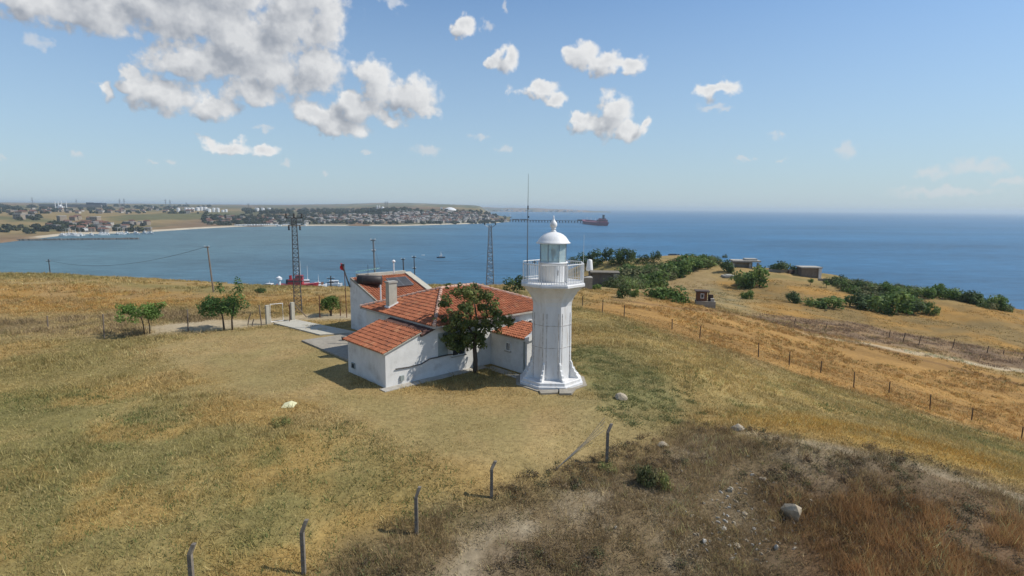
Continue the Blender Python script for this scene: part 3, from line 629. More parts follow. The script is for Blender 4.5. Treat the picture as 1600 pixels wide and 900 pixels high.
# annex walls
aw = MB(); aw.add([(0, 0, -.2), (2.4, 0, -.2), (2.4, 0, 2.86), (0, 0, 2.04)] + [(0, ann, -.2), (2.4, ann, -.2), (2.4, ann, 2.86), (0, ann, 2.04)],
                  [(0, 1, 2, 3), (5, 4, 7, 6), (4, 0, 3, 7)])
annex = aw.build('annex_wall', WALL, HS)
v = MB(); v.box((-.02, 3.85, .55), (.08, .42, .36)); vf = v.build('vent_frame', GGREY, annex); MB().box((-.045, 3.85, .55), (.05, .30, .26)).build('vent_grille', DARKG, vf)
MB().box((1.05, -.05, .42), (.24, .12, .30)).build('meter_box', GGREY, annex)
sl_ = math.hypot(2.55, .87)
rs = MB(); rs.add([(-.18, -.14, 2.03), (2.40, -.14, 2.93), (2.40, ann + .12, 2.93), (-.18, ann + .12, 2.03)] + [(-.18, -.14, 2.10), (2.40, -.14, 3.0), (2.40, ann + .12, 3.0), (-.18, ann + .12, 2.10)],
                  [(3, 2, 1, 0), (4, 5, 6, 7), (0, 1, 5, 4), (1, 2, 6, 5), (2, 3, 7, 6), (3, 0, 4, 7)])
aroof = rs.build('annex_roof', BEIGE, HS)
roof_tiles('roof_tiles', (-.20, -.16, 2.10), (0, 1, 0), (2.58, 0, .90), ann + .30, 2.72, lambda u, v: True, TILE, aroof, seed=5)
# link between annex and main block: lower strip of dark brown tiles
for yy in (.003, ann - .083):
    lk = MB(); lk.prism([(2.40, yy, -.2), (3.497, yy, -.2), (3.497, yy, 3.05), (2.40, yy, 2.69)], (0, .08, 0)); lk.build('link_wall', WALL, HS)

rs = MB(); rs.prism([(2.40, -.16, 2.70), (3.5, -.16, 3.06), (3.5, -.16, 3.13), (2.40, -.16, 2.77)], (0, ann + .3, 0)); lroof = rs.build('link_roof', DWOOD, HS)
roof_tiles('roof_tiles', (2.42, -.18, 2.78), (0, 1, 0), (1.08, 0, .35), ann + .3, 1.1, lambda u, v: True, DARKT, lroof, seed=6)
# main block
X0, X1, Y0, Y1, EZ = 3.5, 14.0, 0.0, 8.5, 3.22
mw = MB(); mw.add([(x, y, z) for z in (-.2, EZ) for x, y in ((X0, Y0), (X1, Y0), (X1, Y1), (X0, Y1))], [(0, 1, 5, 4), (1, 2, 6, 5), (2, 3, 7, 6), (3, 0, 4, 7)])
main = mw.build('main_wall', WALL, HS)
ov = .30; A = (X0 - ov, Y0 - ov, EZ); B = (X1 + ov, Y0 - ov, EZ); Cc = (X1 + ov, Y1 + ov, EZ); D = (X0 - ov, Y1 + ov, EZ)
RZ = 4.72; yc = (Y0 + Y1) / 2; R1_, R2_ = (7.05, yc, RZ), (10.0, yc, RZ)
rm = MB(); rm.add([A, B, Cc, D, R1_, R2_], [(0, 1, 5, 4), (2, 3, 4, 5), (3, 0, 4), (1, 2, 5), (3, 2, 1, 0)]); mroof = rm.build('main_roof', BEIGE, HS)
fas = MB()
for p, q in ((A, B), (B, Cc), (Cc, D), (D, A)):
    dx, dy = q[0] - p[0], q[1] - p[1]; L = math.hypot(dx, dy); fas.box(((p[0] + q[0]) / 2, (p[1] + q[1]) / 2, EZ - .05), (L + (.06 if dx else -.02), .055, .13), math.atan2(dy, dx))
fas.build('fascia', PLINTH, mroof)
wA = Y1 - Y0 + 2 * ov; hA = R1_[0] - A[0]; sA = math.hypot(hA, RZ - EZ)
roof_tiles('roof_tiles', (A[0], A[1], EZ + .02), (0, 1, 0), (hA, 0, RZ - EZ), wA, sA, lambda u, v: v / sA <= min(u, wA - u) / (wA / 2), TILE, mroof, seed=7)
wB = X1 - X0 + 2 * ov; hB = yc - A[1]; sB = math.hypot(hB, RZ - EZ); a1, a2 = R1_[0] - A[0], B[0] - R2_[0]
roof_tiles('roof_tiles', (A[0], A[1], EZ + .02), (1, 0, 0), (0, hB, RZ - EZ), wB, sB, lambda u, v: v / sB <= min(u / a1, (wB - u) / a2, 1), TILE, mroof, seed=8)
roof_tiles('roof_tiles', (A[0], Cc[1], EZ + .02), (1, 0, 0), (0, -hB, RZ - EZ), wB, sB, lambda u, v: v / sB <= min(u / a1, (wB - u) / a2, 1), TILE, mroof, seed=9)
roof_tiles('roof_tiles', (B[0], A[1], EZ + .02), (0, 1, 0), (-a2, 0, RZ - EZ), wA, math.hypot(a2, RZ - EZ), lambda u, v: v / math.hypot(a2, RZ - EZ) <= min(u, wA - u) / (wA / 2), TILE, mroof, seed=10)
up = lambda p, d=.07: (p[0], p[1], p[2] + d)
for i, (p, q) in enumerate(((A, R1_), (R1_, R2_), (B, R2_), (D, R1_), (Cc, R2_))): ridge_row('ridge_tiles', up(p), up(q), mroof, seed=i)
# openings of the front, half hidden by the tree
def window(x, z, w, h, parent, face='front', px=0.0, bars=2):
    f = MB(); g_ = MB(); t = .05
    if face == 'front':
        for a in (-1, 1): f.box((x + a * (w / 2 + t / 2), px - .03, z), (t, .10, h + 2 * t)); f.box((x, px - .03, z + a * (h / 2 + t / 2)), (w, .098, t))
        for i in range(1, bars): f.box((x - w / 2 + w * i / bars, px - .035, z), (.03, .05, h))
        g_.box((x, px - .012, z), (w, .02, h)); s_ = MB().box((x, px - .07, z - h / 2 - .08), (w + .2, .16, .055))
    else:
        for a in (-1, 1): f.box((px - .03, x + a * (w / 2 + t / 2), z), (.10, t, h + 2 * t)); f.box((px - .03, x, z + a * (h / 2 + t / 2)), (.098, w, t))
        for i in range(1, bars): f.box((px - .035, x - w / 2 + w * i / bars, z), (.05, .03, h))
        g_.box((px - .012, x, z), (.02, w, h)); s_ = MB().box((px - .07, x, z - h / 2 - .08), (.16, w + .2, .055))
    o = f.build('window', IRONW, parent); g_.build('pane', DARKG, o); s_.build('sill', PLINTH, o); return o
MB().box((4.05, -.012, 1.95), (.72, .05, 1.5)).build('shutter', GGREY, main)
window(5.25, 1.75, .95, 1.25, main); window(11.6, 2.35, .36, .32, main, bars=1)
pl = MB(); pl.box((3.4, -.28, -.06), (7.6, .62, .22)); pl.box((7.35, -2.0, -.08), (.7, 3.0, .20)); pl.build('plinth_strip', PLINTH, HS)
cab = MB(); cab.tube([(.62, -.07, 1.05), (1.5, -.06, 1.0), (2.4, -.06, 1.02), (3.0, -.10, 1.24), (4.2, -.16, 1.28), (5.0, -.2, 1.24), (5.6, -.2, 1.5), (6.1, -.2, 1.9)], .035, 6); cab.build('wall_cable', BLACK, HS)
# right-hand wing running towards the tower
ww = MB(); ww.add([(8.0, 0, -.2), (8.0, -3.45, -.2), (10.6, -3.45, -.2), (10.6, 0, -.2), (8.0, 0, 2.22), (8.0, -3.45, 2.22), (10.6, -3.45, 2.55), (10.6, 0, 2.55)], [(0, 4, 5, 1), (1, 5, 6, 2), (2, 6, 7, 3)])
wing = ww.build('wing_wall', WALL, HS)
gp = MB(); gp.prism([(7.86, -3.58, 2.16), (7.86, -3.58, 2.40), (8.3, -3.58, 2.58), (9.4, -3.58, 3.36), (9.7, -3.58, 3.45), (10.7, -3.58, 3.45), (10.7, -3.58, 2.5)], (0, .22, 0)); gp.build('parapet', WALL, wing)
rs = MB(); rs.prism([(7.80, -3.35, 2.18), (10.6, -3.35, 2.52), (10.6, -3.35, 2.60), (7.80, -3.35, 2.26)], (0, 3.05, 0)); wroof = rs.build('wing_roof', BEIGE, HS)
roof_tiles('roof_tiles', (7.80, -3.33, 2.27), (0, 1, 0), (2.8, 0, .34), 3.0, 2.8, lambda u, v: True, TILE, wroof, seed=11)
window(-1.75, 1.52, .34, .46, wing, 'side', 8.0, 2)
m = MB(); m.tube([(7.93, -3.25, .1), (7.93, -3.25, 2.1)], .05, 8); m.build('downpipe', GGREY, wing)
# rear wing with a single slope, its high side at the back
bw = MB(); XA, XB, YB, YF = 6.3, 11.6, 16.4, 8.85; zt, zf = 4.30, 1.75
bw.add([(XA, YF, -.2), (XA, YB, -.2), (XA, YB, zt), (XA, YF, zf), (XB, YF, -.2), (XB, YB, -.2), (XB, YB, zt), (XB, YF, zf)], [(1, 0, 3, 2), (4, 5, 6, 7), (5, 1, 2, 6)])
rear = bw.build('rear_wall', WALL, HS)
rs = MB(); rs.prism([(XA + .02, YB, zt + .02), (XA + .02, YF, zf + .02), (XA + .02, YF, zf + .10), (XA + .02, YB, zt + .10)], (XB - XA - .04, 0, 0)); broof = rs.build('rear_roof', BEIGE, HS)
roof_tiles('roof_tiles', (XA + .05, YF, zf + .11), (1, 0, 0), (0, YB - YF, zt - zf), XB - XA - .1, math.hypot(YB - YF, zt - zf) - .2, lambda u, v: True, TILE, broof, seed=12)
cope = MB(); cope.box(((XA + XB) / 2 + .4, YB, zt + .12), (XB - XA - .6, .5, .44)); cope.prism([(XB, YF, zf + .02), (XB, YB - .18, zt - .05), (XB, YB - .18, zt + .24), (XB, YF, zf + .30)], (.62, 0, 0))
cope.build('parapet_coping', BEIGE, rear)
cope2 = MB(); cope2.prism([(XA - .03, YF, zf + .0), (XA - .03, YB - .18, zt - .05), (XA - .03, YB - .18, zt + .12), (XA - .03, YF, zf + .17)], (.16, 0, 0)); cope2.build('verge', CONC, rear)
# chimney on the left slope
cz = EZ + (3.95 - A[0]) * (RZ - EZ) / hA
ch = MB(); ch.box((4.05, 5.95, cz + .75), (.62, .44, 1.95)); chim = ch.build('chimney', BEIGE, mroof)
MB().box((4.05, 5.95, cz + 1.76), (.72, .54, .12)).build('chimney_cap', PLINTH, chim)
MB().prism([(3.66, 5.66, cz - .02), (4.44, 5.66, cz + .27), (4.44, 5.66, cz + .36), (3.66, 5.66, cz + .08)], (0, .58, 0)).build('flashing', IRONW, chim)
m = MB(); m.tube([(5.2, 9.4, 2.0), (5.2, 9.4, 4.6)], .055, 8); m.build('vent_pipe', IRONW, HS)

# things on or against the house
def on_roof(a, b, z): return hw(a, b, z)
p = hw(7.25, 14.7, 3.66)
SH = thing('solar_water_heater', 'black barrel solar water tank on a white frame at the back roof edge', 'water heater', p, 0)
m = MB(); m.tube([(-1.02, 0, .62), (-.98, 0, .62), (.98, -.05, .58), (1.02, -.05, .58)], [.30, .42, .42, .30], 18); tank = m.build('tank', BLACK, SH, smooth=True)
for xx in (-.5, .45):
    m = MB(); m.tube([(xx - .01, -.02, .60), (xx + .01, -.02, .60)], .432, 18); m.build('tank_band', DARK, tank)
m = MB()
for xx in (-.8, .8):
    for yy in (-.35, .35): m.tube([(xx, yy, -.25), (xx, 0, .3)], .025, 6)
m.build('stand', IRONW, SH)
p = hw(9.9, 14.2, 3.62)
SC = thing('solar_collector', 'dark tilted solar collector panel on the back roof behind the chimney', 'solar panel', p, HA)
m = MB(); m.prism([(-1.0, -.55, .02), (-1.0, .75, .60), (-1.0, .71, .68), (-1.0, -.59, .10)], (2.0, 0, 0)); m.build('collector_frame', STEEL, SC)
for x0 in (-.94, .03):
    m = MB(); m.add([(x0, -.56, .121), (x0 + .91, -.56, .121), (x0 + .91, .68, .672), (x0, .68, .672)], [(0, 1, 2, 3)]); m.build('collector_panel', PANEL, SC)
m = MB()
for x0 in (-.9, .9): m.tube([(x0, .7, .62), (x0, .7, -.05)], .025, 6); m.tube([(x0, .7, .1), (x0, -.5, .02)], .02, 6)
m.build('collector_stand', IRONW, SC)
p = hw(7.9, 16.0, 4.30); q0 = CAM + p[1] * ray(575, 425)
YA = thing('yagi_aerial', 'greenish television aerial above the black water tank', 'aerial', (q0[0], q0[1], 4.3), 0)
zt_ = float(q0[2]) - 4.3 + .15
MB().tube([(0, 0, -.05), (0, 0, zt_ + .5)], .02, 6).build('aerial_pole', DARK, YA)
m = MB(); m.tube([(-.95, -.1, zt_ - .12), (.9, .1, zt_ + .18)], .035, 6)
for i in range(9):
    f = -.9 + i * .22; m.tube([(f - .02, -.42 + f * .1, zt_ + f * .16 + .02), (f + .02, .42 + f * .1, zt_ + f * .16 + .02)], .024, 5)
m.build('aerial_boom', GREENM, YA)
p = hw(10.2, 16.4, 4.55); q0 = CAM + p[1] * ray(615.5, 430)
VP = thing('roof_vent', 'white capped pipe standing on the back parapet above the chimney', 'vent pipe', (q0[0], q0[1], 4.50))
m = MB(); m.tube([(0, 0, 0), (0, 0, 1.0)], .05, 8); m.build('pipe', IRONW, VP); MB().lathe([(.06, .98), (.16, 1.02), (.16, 1.10), (.05, 1.2)], 10).build('cowl', IRONW, VP)

# yard paving
def slab(name, pts, m, th=.10, label=None, cat=None, kind='structure'):
    b = MB(); b.prism([(x, y, -.15) for x, y in pts], (0, 0, .15 + th)); o = b.build(name, m); tag(o, label, cat, None, kind); return o
slab('patio', [hw(a, b)[:2] for a, b in ((1.1, 6.2), (3.48, 6.2), (3.48, 8.85), (6.28, 8.85), (6.28, 14.2), (1.1, 14.4))], CONC, .12)
slab('path', [at(*q)[:2] for q in ((428, 506), (462, 500.5), (560, 521), (500, 524.5))], BEIGE, .10)
slab('apron_slab', [at(*q)[:2] for q in ((842, 612), (872, 611), (871, 616), (845, 617))], CONC, .10); slab('apron_slab', [at(*q)[:2] for q in ((874, 610), (900, 609), (893, 618), (874, 618))], CONC, .13)
p = at(537, 534); t = thing('bucket', 'small dark bucket on the patio left of the annex', 'bucket', (p[0], p[1], p[2] + .1)); MB().lathe([(.13, 0), (.17, .26), (.175, .27)], 12).build('bucket_body', BLACK, t); MB().tube([(-.17, 0, .26), (-.1, 0, .36), (.1, 0, .36), (.17, 0, .26)], .01, 5).build('bail', STEEL, t)

# ------------------------------------------------------------------ vegetation
def unit(r, n):
    v = r.normal(size=(n, 3)); return v / np.linalg.norm(v, axis=1)[:, None]
def leaves(clumps, per, size, cols, seed, jitter=.35, shell=.55, lt=1.5):
    """leaf faces spread through clumps (x, y, z, r): returns V, F, colours"""
    r = np.random.default_rng(seed); V, Cc_ = [], []
    for ci, (x, y, z, rad) in enumerate(clumps):
        n = max(6, int(per * rad * rad)); d = unit(r, n); rr = rad * (shell + (1 - shell) * r.random(n)) * (0.85 + .3 * r.random(n))
        p = np.array([x, y, z]) + d * rr[:, None] * np.array([1, 1, .85]); nrm = d + unit(r, n) * .8 + np.array([0, 0, .45]); nrm /= np.linalg.norm(nrm, axis=1)[:, None]
        t = np.cross(nrm, unit(r, n)); t /= np.linalg.norm(t, axis=1)[:, None] + 1e-9; b = np.cross(nrm, t); s = size * (.6 + .8 * r.random(n))[:, None]
        V.append(np.stack([p - t * s, p - b * s * .55 + nrm * s * .12, p + t * s, p + b * s * .55 + nrm * s * .12], 1))
        c = np.array(cols[r.integers(len(cols))]) * lt * r.uniform(.8, 1.2); Cc_.append(np.repeat((c * (1 + jitter * (r.random((n, 1)) - .5) * 2))[:, None, :], 4, 1))
    V = np.concatenate(V).reshape(-1, 3); return V, np.arange(len(V)).reshape(-1, 4), np.concatenate(Cc_).reshape(-1, 3)
LT = 1.45
G1, G2, G3 = (.050, .082, .022), (.075, .105, .028), (.035, .060, .020)
FIG = [(.085, .110, .034), (.12, .14, .044), (.062, .082, .027), (.105, .118, .036)]
def crown(rad, hgt, n, seed, rmin=.28, rmax=.5, top=1.0):
    r = np.random.default_rng(seed); out = []
    for i in range(n):
        a = r.random() * 6.283; q = math.sqrt(r.random()) * rad * .8; zz = r.random()
        out.append((q * math.cos(a), q * math.sin(a), hgt[0] + (hgt[1] - hgt[0]) * (zz * (1 - .35 * (q / rad) ** 2)), r.uniform(rmin, rmax) * rad))
    return out
def tree(label, loc, trunks, clumps, per, size, cols, seed, rz=0.0, cat='tree', name='tree', group=None):
    t = thing(name, label, cat, loc, rz, group); m = MB()
    for path, r0, r1 in trunks:
        n = len(path); m.tube(path, [r0 + (r1 - r0) * i / (n - 1) for i in range(n)], 7)
    m.build('trunk', BARK, t, smooth=True)
    V, F, cc = leaves(clumps, per, size, cols, seed); link('crown', np_mesh('crown', V, F, LEAF, cc), t); return t
# the fig tree against the front wall
p = hw(5.95, -.85, 0)
r = np.random.default_rng(4); fc_ = []
for (x, z, rx, rz_, n) in ((-.1, 3.9, 1.75, 1.15, 62), (-1.1, 3.3, 1.15, .95, 24), (1.25, 3.2, .95, .75, 18), (-.5, 4.95, .95, .6, 14), (-1.75, 4.3, .5, .45, 6), (.3, 2.85, 1.2, .5, 14), (-1.0, 2.5, .75, .75, 14), (-.35, 2.0, .45, .5, 6), (-1.3, 2.3, .45, .6, 9), (.2, 2.35, .9, .4, 11), (-.7, 2.05, .7, .45, 11), (.15, 1.95, .55, .35, 6), (1.9, 3.3, .4, .35, 4), (.6, 4.7, .6, .5, 6)):
    for i in range(n):
        u_ = r.normal(size=3); u_ *= r.random() ** .4 / np.linalg.norm(u_); fc_.append(((x + u_[0] * rx) * 1.14 - .12, u_[1] * min(2.0, rx * 1.35) - .25, (z + u_[2] * rz_) * 1.13 - .25, r.uniform(.16, .36)))
tree('bushy green tree growing against the front wall beside the lighthouse', p,
     [([(0, 0, -.2), (.02, 0, .8), (-.05, .02, 1.7), (.02, 0, 2.4)], .17, .11), ([(.02, 0, 2.2), (-.5, .1, 3.0), (-1.1, .1, 3.9)], .09, .03), ([(.02, 0, 2.2), (.5, 0, 3.0), (1.2, -.1, 3.6)], .08, .03),
      ([(0, 0, 2.3), (.1, .1, 3.4), (-.1, .1, 4.8)], .10, .03), ([(-.03, 0, 1.5), (-.6, 0, 1.9), (-.9, -.1, 2.3)], .06, .02), ([(.6, 0, 3.2), (.75, 0, 4.2), (.7, 0, 5.0)], .03, .012)], fc_, 640, .09, FIG, 12)
# young trees of the yard
p = at(226, 522); k = px2m(p)
tree('small spreading tree with two thin trunks by the left yard fence', p, [([(0, 0, -.1), (-.05, 0, .8), (-.2, 0, 1.5)], .05, .03), ([(.35, .1, -.1), (.40, .1, .7), (.3, 0, 1.5)], .05, .03), ([(-.1, 0, 1.2), (-.8, 0, 1.9)], .03, .015)],
     [(q[0] * 1.0 - .25, q[1], q[2], q[3]) for q in crown(1.85, (1.35, 2.45), 26, 3, .17, .30)] + [(1.35, 0, 2.35, .4), (1.7, 0, 2.5, .3), (-1.9, 0, 2.3, .35)], 520, .085, [(.085, .14, .03), (.06, .105, .022), (.11, .16, .04)], 3)
p = at(353, 514); k = px2m(p)
tree('leafy double-trunked tree left of the yard gate', p, [([(-.15, 0, -.1), (-.2, 0, .9), (-.4, 0, 2.2)], .09, .04), ([(.55, 0, -.1), (.55, 0, .9), (.9, 0, 2.4)], .09, .04)],
     [(q[0] - .35, q[1], q[2], q[3]) for q in crown(1.75, (1.2, 2.9), 34, 8, .2, .34)] + [(1.1, 0, 2.9, .6), (1.3, 0, 3.6, .5), (1.2, .1, 4.1, .35), (-.3, 0, 3.5, .45), (-.35, 0, 3.9, .3), (1.6, 0, 2.2, .6), (-1.9, 0, 2.0, .5), (1.0, .2, 4.45, .16)], 420, .09, [(.055, .10, .028), (.04, .075, .022), (.075, .125, .035)], 5)
p = at(517, 494); k = px2m(p)
tree('round clipped green shrub beside a wooden post near the house', p, [([(0, 0, -.1), (.05, 0, .5), (0, 0, 1.0)], .10, .06), ([(-.05, 0, .3), (-.4, 0, .9)], .05, .03), ([(0, 0, .4), (.4, .1, 1.0)], .05, .03)],
     crown(1.15, (.75, 1.75), 30, 21, .24, .36), 620, .075, [(.065, .105, .022), (.05, .085, .02), (.08, .12, .03)], 9, cat='shrub', name='shrub')
# bushes of the headland: five kinds of growth, each bush its own object
def bush_mesh(seed, n, cols, flat=.8, per=480, size=.085):
    cl = crown(1.0, (.12, flat), n, seed, .26, .42); V, F, cc = leaves(cl, per, size, cols, seed); V[:, 2] = np.maximum(V[:, 2], -.05); return np_mesh('foliage', V, F, LEAF, cc)
DK = [(.050, .078, .025), (.064, .088, .03), (.036, .057, .020)]; MG = [(.072, .118, .026), (.055, .092, .022), (.10, .135, .036)]; OG = [(.095, .105, .04), (.075, .085, .035), (.12, .115, .05)]
YG = [(.17, .17, .06), (.22, .20, .075), (.12, .135, .045)]
BM = [bush_mesh(31, 16, DK, .75), bush_mesh(32, 18, MG, .8), bush_mesh(33, 16, OG, .6), bush_mesh(34, 14, DK, 1.25, 420), bush_mesh(35, 22, MG, .55), bush_mesh(36, 12, YG, .5, 420, .06)]
def bush(px, py, wpx, hpx, kind, label, cat='bush', group=None):
    p = at(px, py); k = px2m(p); topz = float(BMH[kind]); o = link('bush', BM[kind], None, p, random.random() * 6.28, (wpx * k / 2 / .92, wpx * k / 2 / .92, hpx * k * 1.08 / topz)); return tag(o, label, cat, group)
BMH = [max(v.co.z for v in m.vertices) for m in BM]
for a in ((972, 466, 24, 22, 0, 'round dark bush in front of the roadside shed'), (990, 463, 16, 13, 1, 'low bush just right of the round bush by the shed'),
          (1040, 467, 66, 24, 4, 'wide low green mound of bush on the orange field edge'),
          (1172, 447, 52, 34, 1, 'largest bush standing below the flat-roofed ruin'), (1138, 427, 30, 20, 0, 'dark bush left of the flat-roofed ruin'), (1165, 446, 34, 16, 0, 'dark low bush in front of the bush below the ruin'),
          (1167, 468, 20, 15, 1, 'small lone bush right of the brown kiosk'), (1241, 476, 30, 19, 0, 'dark round bush at the left of the long field hedge'),
          (1287, 483, 58, 19, 1, 'long low bush second in the field hedge'), (1345, 485, 56, 24, 0, 'dark bush in the middle of the field hedge'), (1384, 487, 70, 36, 1, 'tallest green bush of the field hedge'), (1420, 488, 46, 24, 0, 'dark bush near the right end of the field hedge'),
          (1453, 491, 22, 19, 1, 'small bush at the right end of the field hedge'),
          (1133, 408, 9, 11, 0, 'small dark bush alone on the skyline right of the bright scrub'),
          (1340, 452, 26, 18, 0, 'dark cliff bush nearest the square bunker'), (1366, 458, 34, 17, 2, 'olive cliff bush right of the dark one'), (1398, 462, 40, 22, 1, 'bushy green clump on the cliff above the hedge'),
          (1440, 466, 44, 18, 1, 'low green cliff bush left of the gap'), (1482, 470, 46, 21, 1, 'broad green cliff bush facing the sea'), (1520, 477, 34, 22, 0, 'dark cliff bush second from the right edge'), (1548, 480, 44, 22, 1, 'last broad bush on the cliff at the right edge'),
          (1215, 423, 40, 16, 0, 'dark bush between the ruin and the square bunker'), (1312, 441, 26, 15, 0, 'dark bush right of the square bunker'), (1240, 426, 20, 12, 0, 'small dark bush at the left foot of the square bunker'),
          (806, 458, 46, 27, 3, 'dark green bush behind the lighthouse on the left'), (928, 452, 24, 9, 1, 'low green bush at the foot of the roadside shed'),
          (1018, 448, 46, 26, 1, 'bright green bush left of the pale track'), (1000, 438, 60, 24, 2, 'olive bush behind the roadside shed'), (1052, 428, 56, 26, 1, 'bright green bush at the bend of the pale track'), (1085, 420, 56, 20, 1, 'bright green bush at the far end of the pale track'), (1108, 413, 34, 13, 1, 'lowest green bush near the sea end of the track'), (983, 430, 50, 20, 4, 'spreading green bush right behind the shed roof')):
    bush(*a)
for i, (px, py, w, h) in enumerate(((900, 418, 30, 17), (920, 418, 34, 22), (945, 416, 38, 26), (968, 415, 30, 25), (985, 414, 30, 24), (1008, 411, 26, 13), (1024, 410, 20, 18))):
    bush(px, py, w, h, 3, ('leftmost', 'second from left', 'third from left, under the standby lantern,', 'middle', 'fifth from left', 'sixth from left, low,', 'rightmost low')[i] + ' dark evergreen in the cliff row behind the shed', 'tree', 'dark evergreens along the cliff')
for px, py, h, lab in ((1266, 446, 13, 'young tree nearest below the square bunker'), (1291, 449, 14, 'second young tree below the square bunker, middle of three'), (1319, 452, 17, 'rightmost young tree of three below the bunker')):
    p = at(px, py); s = h * px2m(p); t = tree(lab, p, [([(0, 0, -.1), (0, 0, s * .5)], s * .03, s * .02)], [(a * s * .4, b * s * .4, s * .35 + c * s * .45, d * s * .4) for a, b, c, d in crown(1, (0, 1), 9, int(px), .3, .5)], 260, .13, MG, int(px))
bush(408, 457, 22, 8, 0, 'dark low bush on the crest beside the harbour tower')
bush(727, 444, 9, 7, 0, 'small dark shrub showing over the roof ridge'); bush(700, 447, 8, 4, 1, 'tiny shrub on the crest left of the roof ridge')
bush(440, 668, 34, 16, 5, 'yellow-green weed clump near the pale sheet in the left meadow', 'weed clump'); bush(1010, 760, 32, 34, 2, 'dark green weed bush on the bank right of the bent post', 'weed clump'); bush(948, 735, 34, 14, 5, 'green weeds round the foot of the bent post', 'weed clump'); bush(1035, 762, 40, 28, 5, 'olive weed clump on the bank beside the green one', 'weed clump')

# ------------------------------------------------------------------ grass, weeds and scrub: growth nobody could count
def blades(P, h, col, nb, w, spread, lean, seed):
    r = np.random.default_rng(seed); n = len(P); m = n * nb
    base = np.repeat(P, nb, 0) + np.c_[r.normal(size=(m, 2)) * np.repeat(np.broadcast_to(spread, n), nb)[:, None], np.full(m, -.03)]
    hh = np.repeat(np.broadcast_to(h, n), nb) * r.uniform(.5, 1.15, m); an = r.random(m) * 6.283; ww = np.repeat(np.broadcast_to(w, n), nb) * r.uniform(.6, 1.3, m)
    dx, dy = np.cos(an) * ww, np.sin(an) * ww; la = r.random(m) * 6.283; ll = hh * lean * r.uniform(.2, 1.2, m)
    tip = base + np.c_[np.cos(la) * ll, np.sin(la) * ll, hh]; o = np.c_[dx, dy, np.zeros(m)]
    V = np.stack([base - o, base + o, tip], 1).reshape(-1, 3); cc = np.repeat(np.repeat(col, nb, 0) * r.uniform(.75, 1.3, (m, 1)), 3, 0)
    return V, cc
def scatter(n, y0, y1, power, seed, half=.98):
    r = np.random.default_rng(seed); u = r.random(n); e = power + 1
    y = (y0 ** e + u * (y1 ** e - y0 ** e)) ** (1 / e); x = (r.random(n) * 2 - 1) * half * y; return x, y, r
def clear(x, y):
    """true where growth may stand: off the house, tower, paving"""
    a, b = hl(x, y); k = ~((a > -.15) & (a < 14.2) & (b > -.7) & (b < 8.8)); k &= ~((a > 1.0) & (a < 12.6) & (b > 6.0) & (b < 16.6)); k &= ~((a > 7.3) & (a < 10.8) & (b > -3.4) & (b < 0)); k &= np.hypot(x - LX, y - LY) > 2.6
    return k
GV, GC = [], []
def grow(x, y, h, nb, w, spread, lean, seed, tint=1.0, col=None):
    z = tz(x, y); c = ground_color(x, y, z) if col is None else col
    if col is None:
        g_ = np.random.default_rng(seed + 900); u = g_.random(len(x)); c = c.copy(); c[u < .20] = c[u < .20] * .5 + np.array([.40, .315, .15]) * .5; c[u > .84] = c[u > .84] * .45 + np.array([.125, .13, .045]) * .55; c *= g_.uniform(.8, 1.25, (len(x), 1))
    V, cc = blades(np.c_[x, y, z], h, np.minimum(c * tint, .55), nb, w, spread, lean, seed); GV.append(V); GC.append(cc)
def finish(name):
    V = np.concatenate(GV); o = link(name, np_mesh(name, V, np.arange(len(V)).reshape(-1, 3), GRASS, np.concatenate(GC))); tag(o, kind='stuff'); GV.clear(); GC.clear(); return o
inz = lambda nm, x, y: sdist(Z[nm], x, y)
# short dry grass over everything near
x, y, r = scatter(140000, 13, 62, .35, 101, 1.15); k = clear(x, y); k &= r.random(len(x)) < np.where(inz('yard', x, y) > 0, .85, np.where(inz('orange', x, y) > 0, .3, 1.0)); k &= (inz('dirt', x, y) < .3) | (r.random(len(x)) < .35); k &= inz('lane', x, y) < .2
x, y = x[k], y[k]; hgt = np.where(inz('yard', x, y) > 0, .075, .12) * (.6 + .9 * fnoise(x, y, 3, 5, 3))
grow(x, y, hgt, 7, .006 + .00042 * y, .12 + .001 * y, 1.2, 102, 1.5); finish('dry_grass')
# taller tufts in the meadows
x, y, r = scatter(35000, 13, 90, .6, 103, 1.15); k = clear(x, y) & (inz('yard', x, y) < -.5) & (inz('dirt', x, y) < 0) & (inz('lane', x, y) < 0); k &= fnoise(x, y, 4, 77, 3) > .46; x, y = x[k], y[k]
grow(x, y, .18 + .22 * r.random(len(x)), 11, .007 + .00042 * y, .15, .9, 104, 1.5); finish('meadow_grass')
# green weeds in the left meadow and slope
x, y, r = scatter(14000, 14, 60, .6, 105); k = clear(x, y) & (fnoise(x, y, 6, 78, 3) > .5) & ((inz('leftgreen', x, y) > -1) | (inz('greensl', x, y) > 0)); x, y = x[k], y[k]
grow(x, y, .08 + .12 * r.random(len(x)), 12, .012 + .0005 * y, .17, 1.0, 106, 1.0, np.array([.16, .18, .06]) * (.7 + .6 * r.random((len(x), 1)))); finish('green_weeds')
# clover patch right of the tower
cz_ = Z['clover']; x = rng.uniform(cz_[:, 0].min() - 2, cz_[:, 0].max() + 2, 9000); y = rng.uniform(cz_[:, 1].min() - 2, cz_[:, 1].max() + 2, 9000)
k = (inz('clover', x, y) + (fnoise(x, y, 2, 8, 3) - .5) * 4 > 0) & (fnoise(x, y, .5, 7, 2) > .52) & clear(x, y); x, y = x[k], y[k]
grow(x, y, .07 + .08 * rng.random(len(x)), 10, .03, .11, 1.5, 107, 1.0, np.array([.18, .195, .075]) * (.6 + .7 * rng.random((len(x), 1)))); finish('clover_patch')
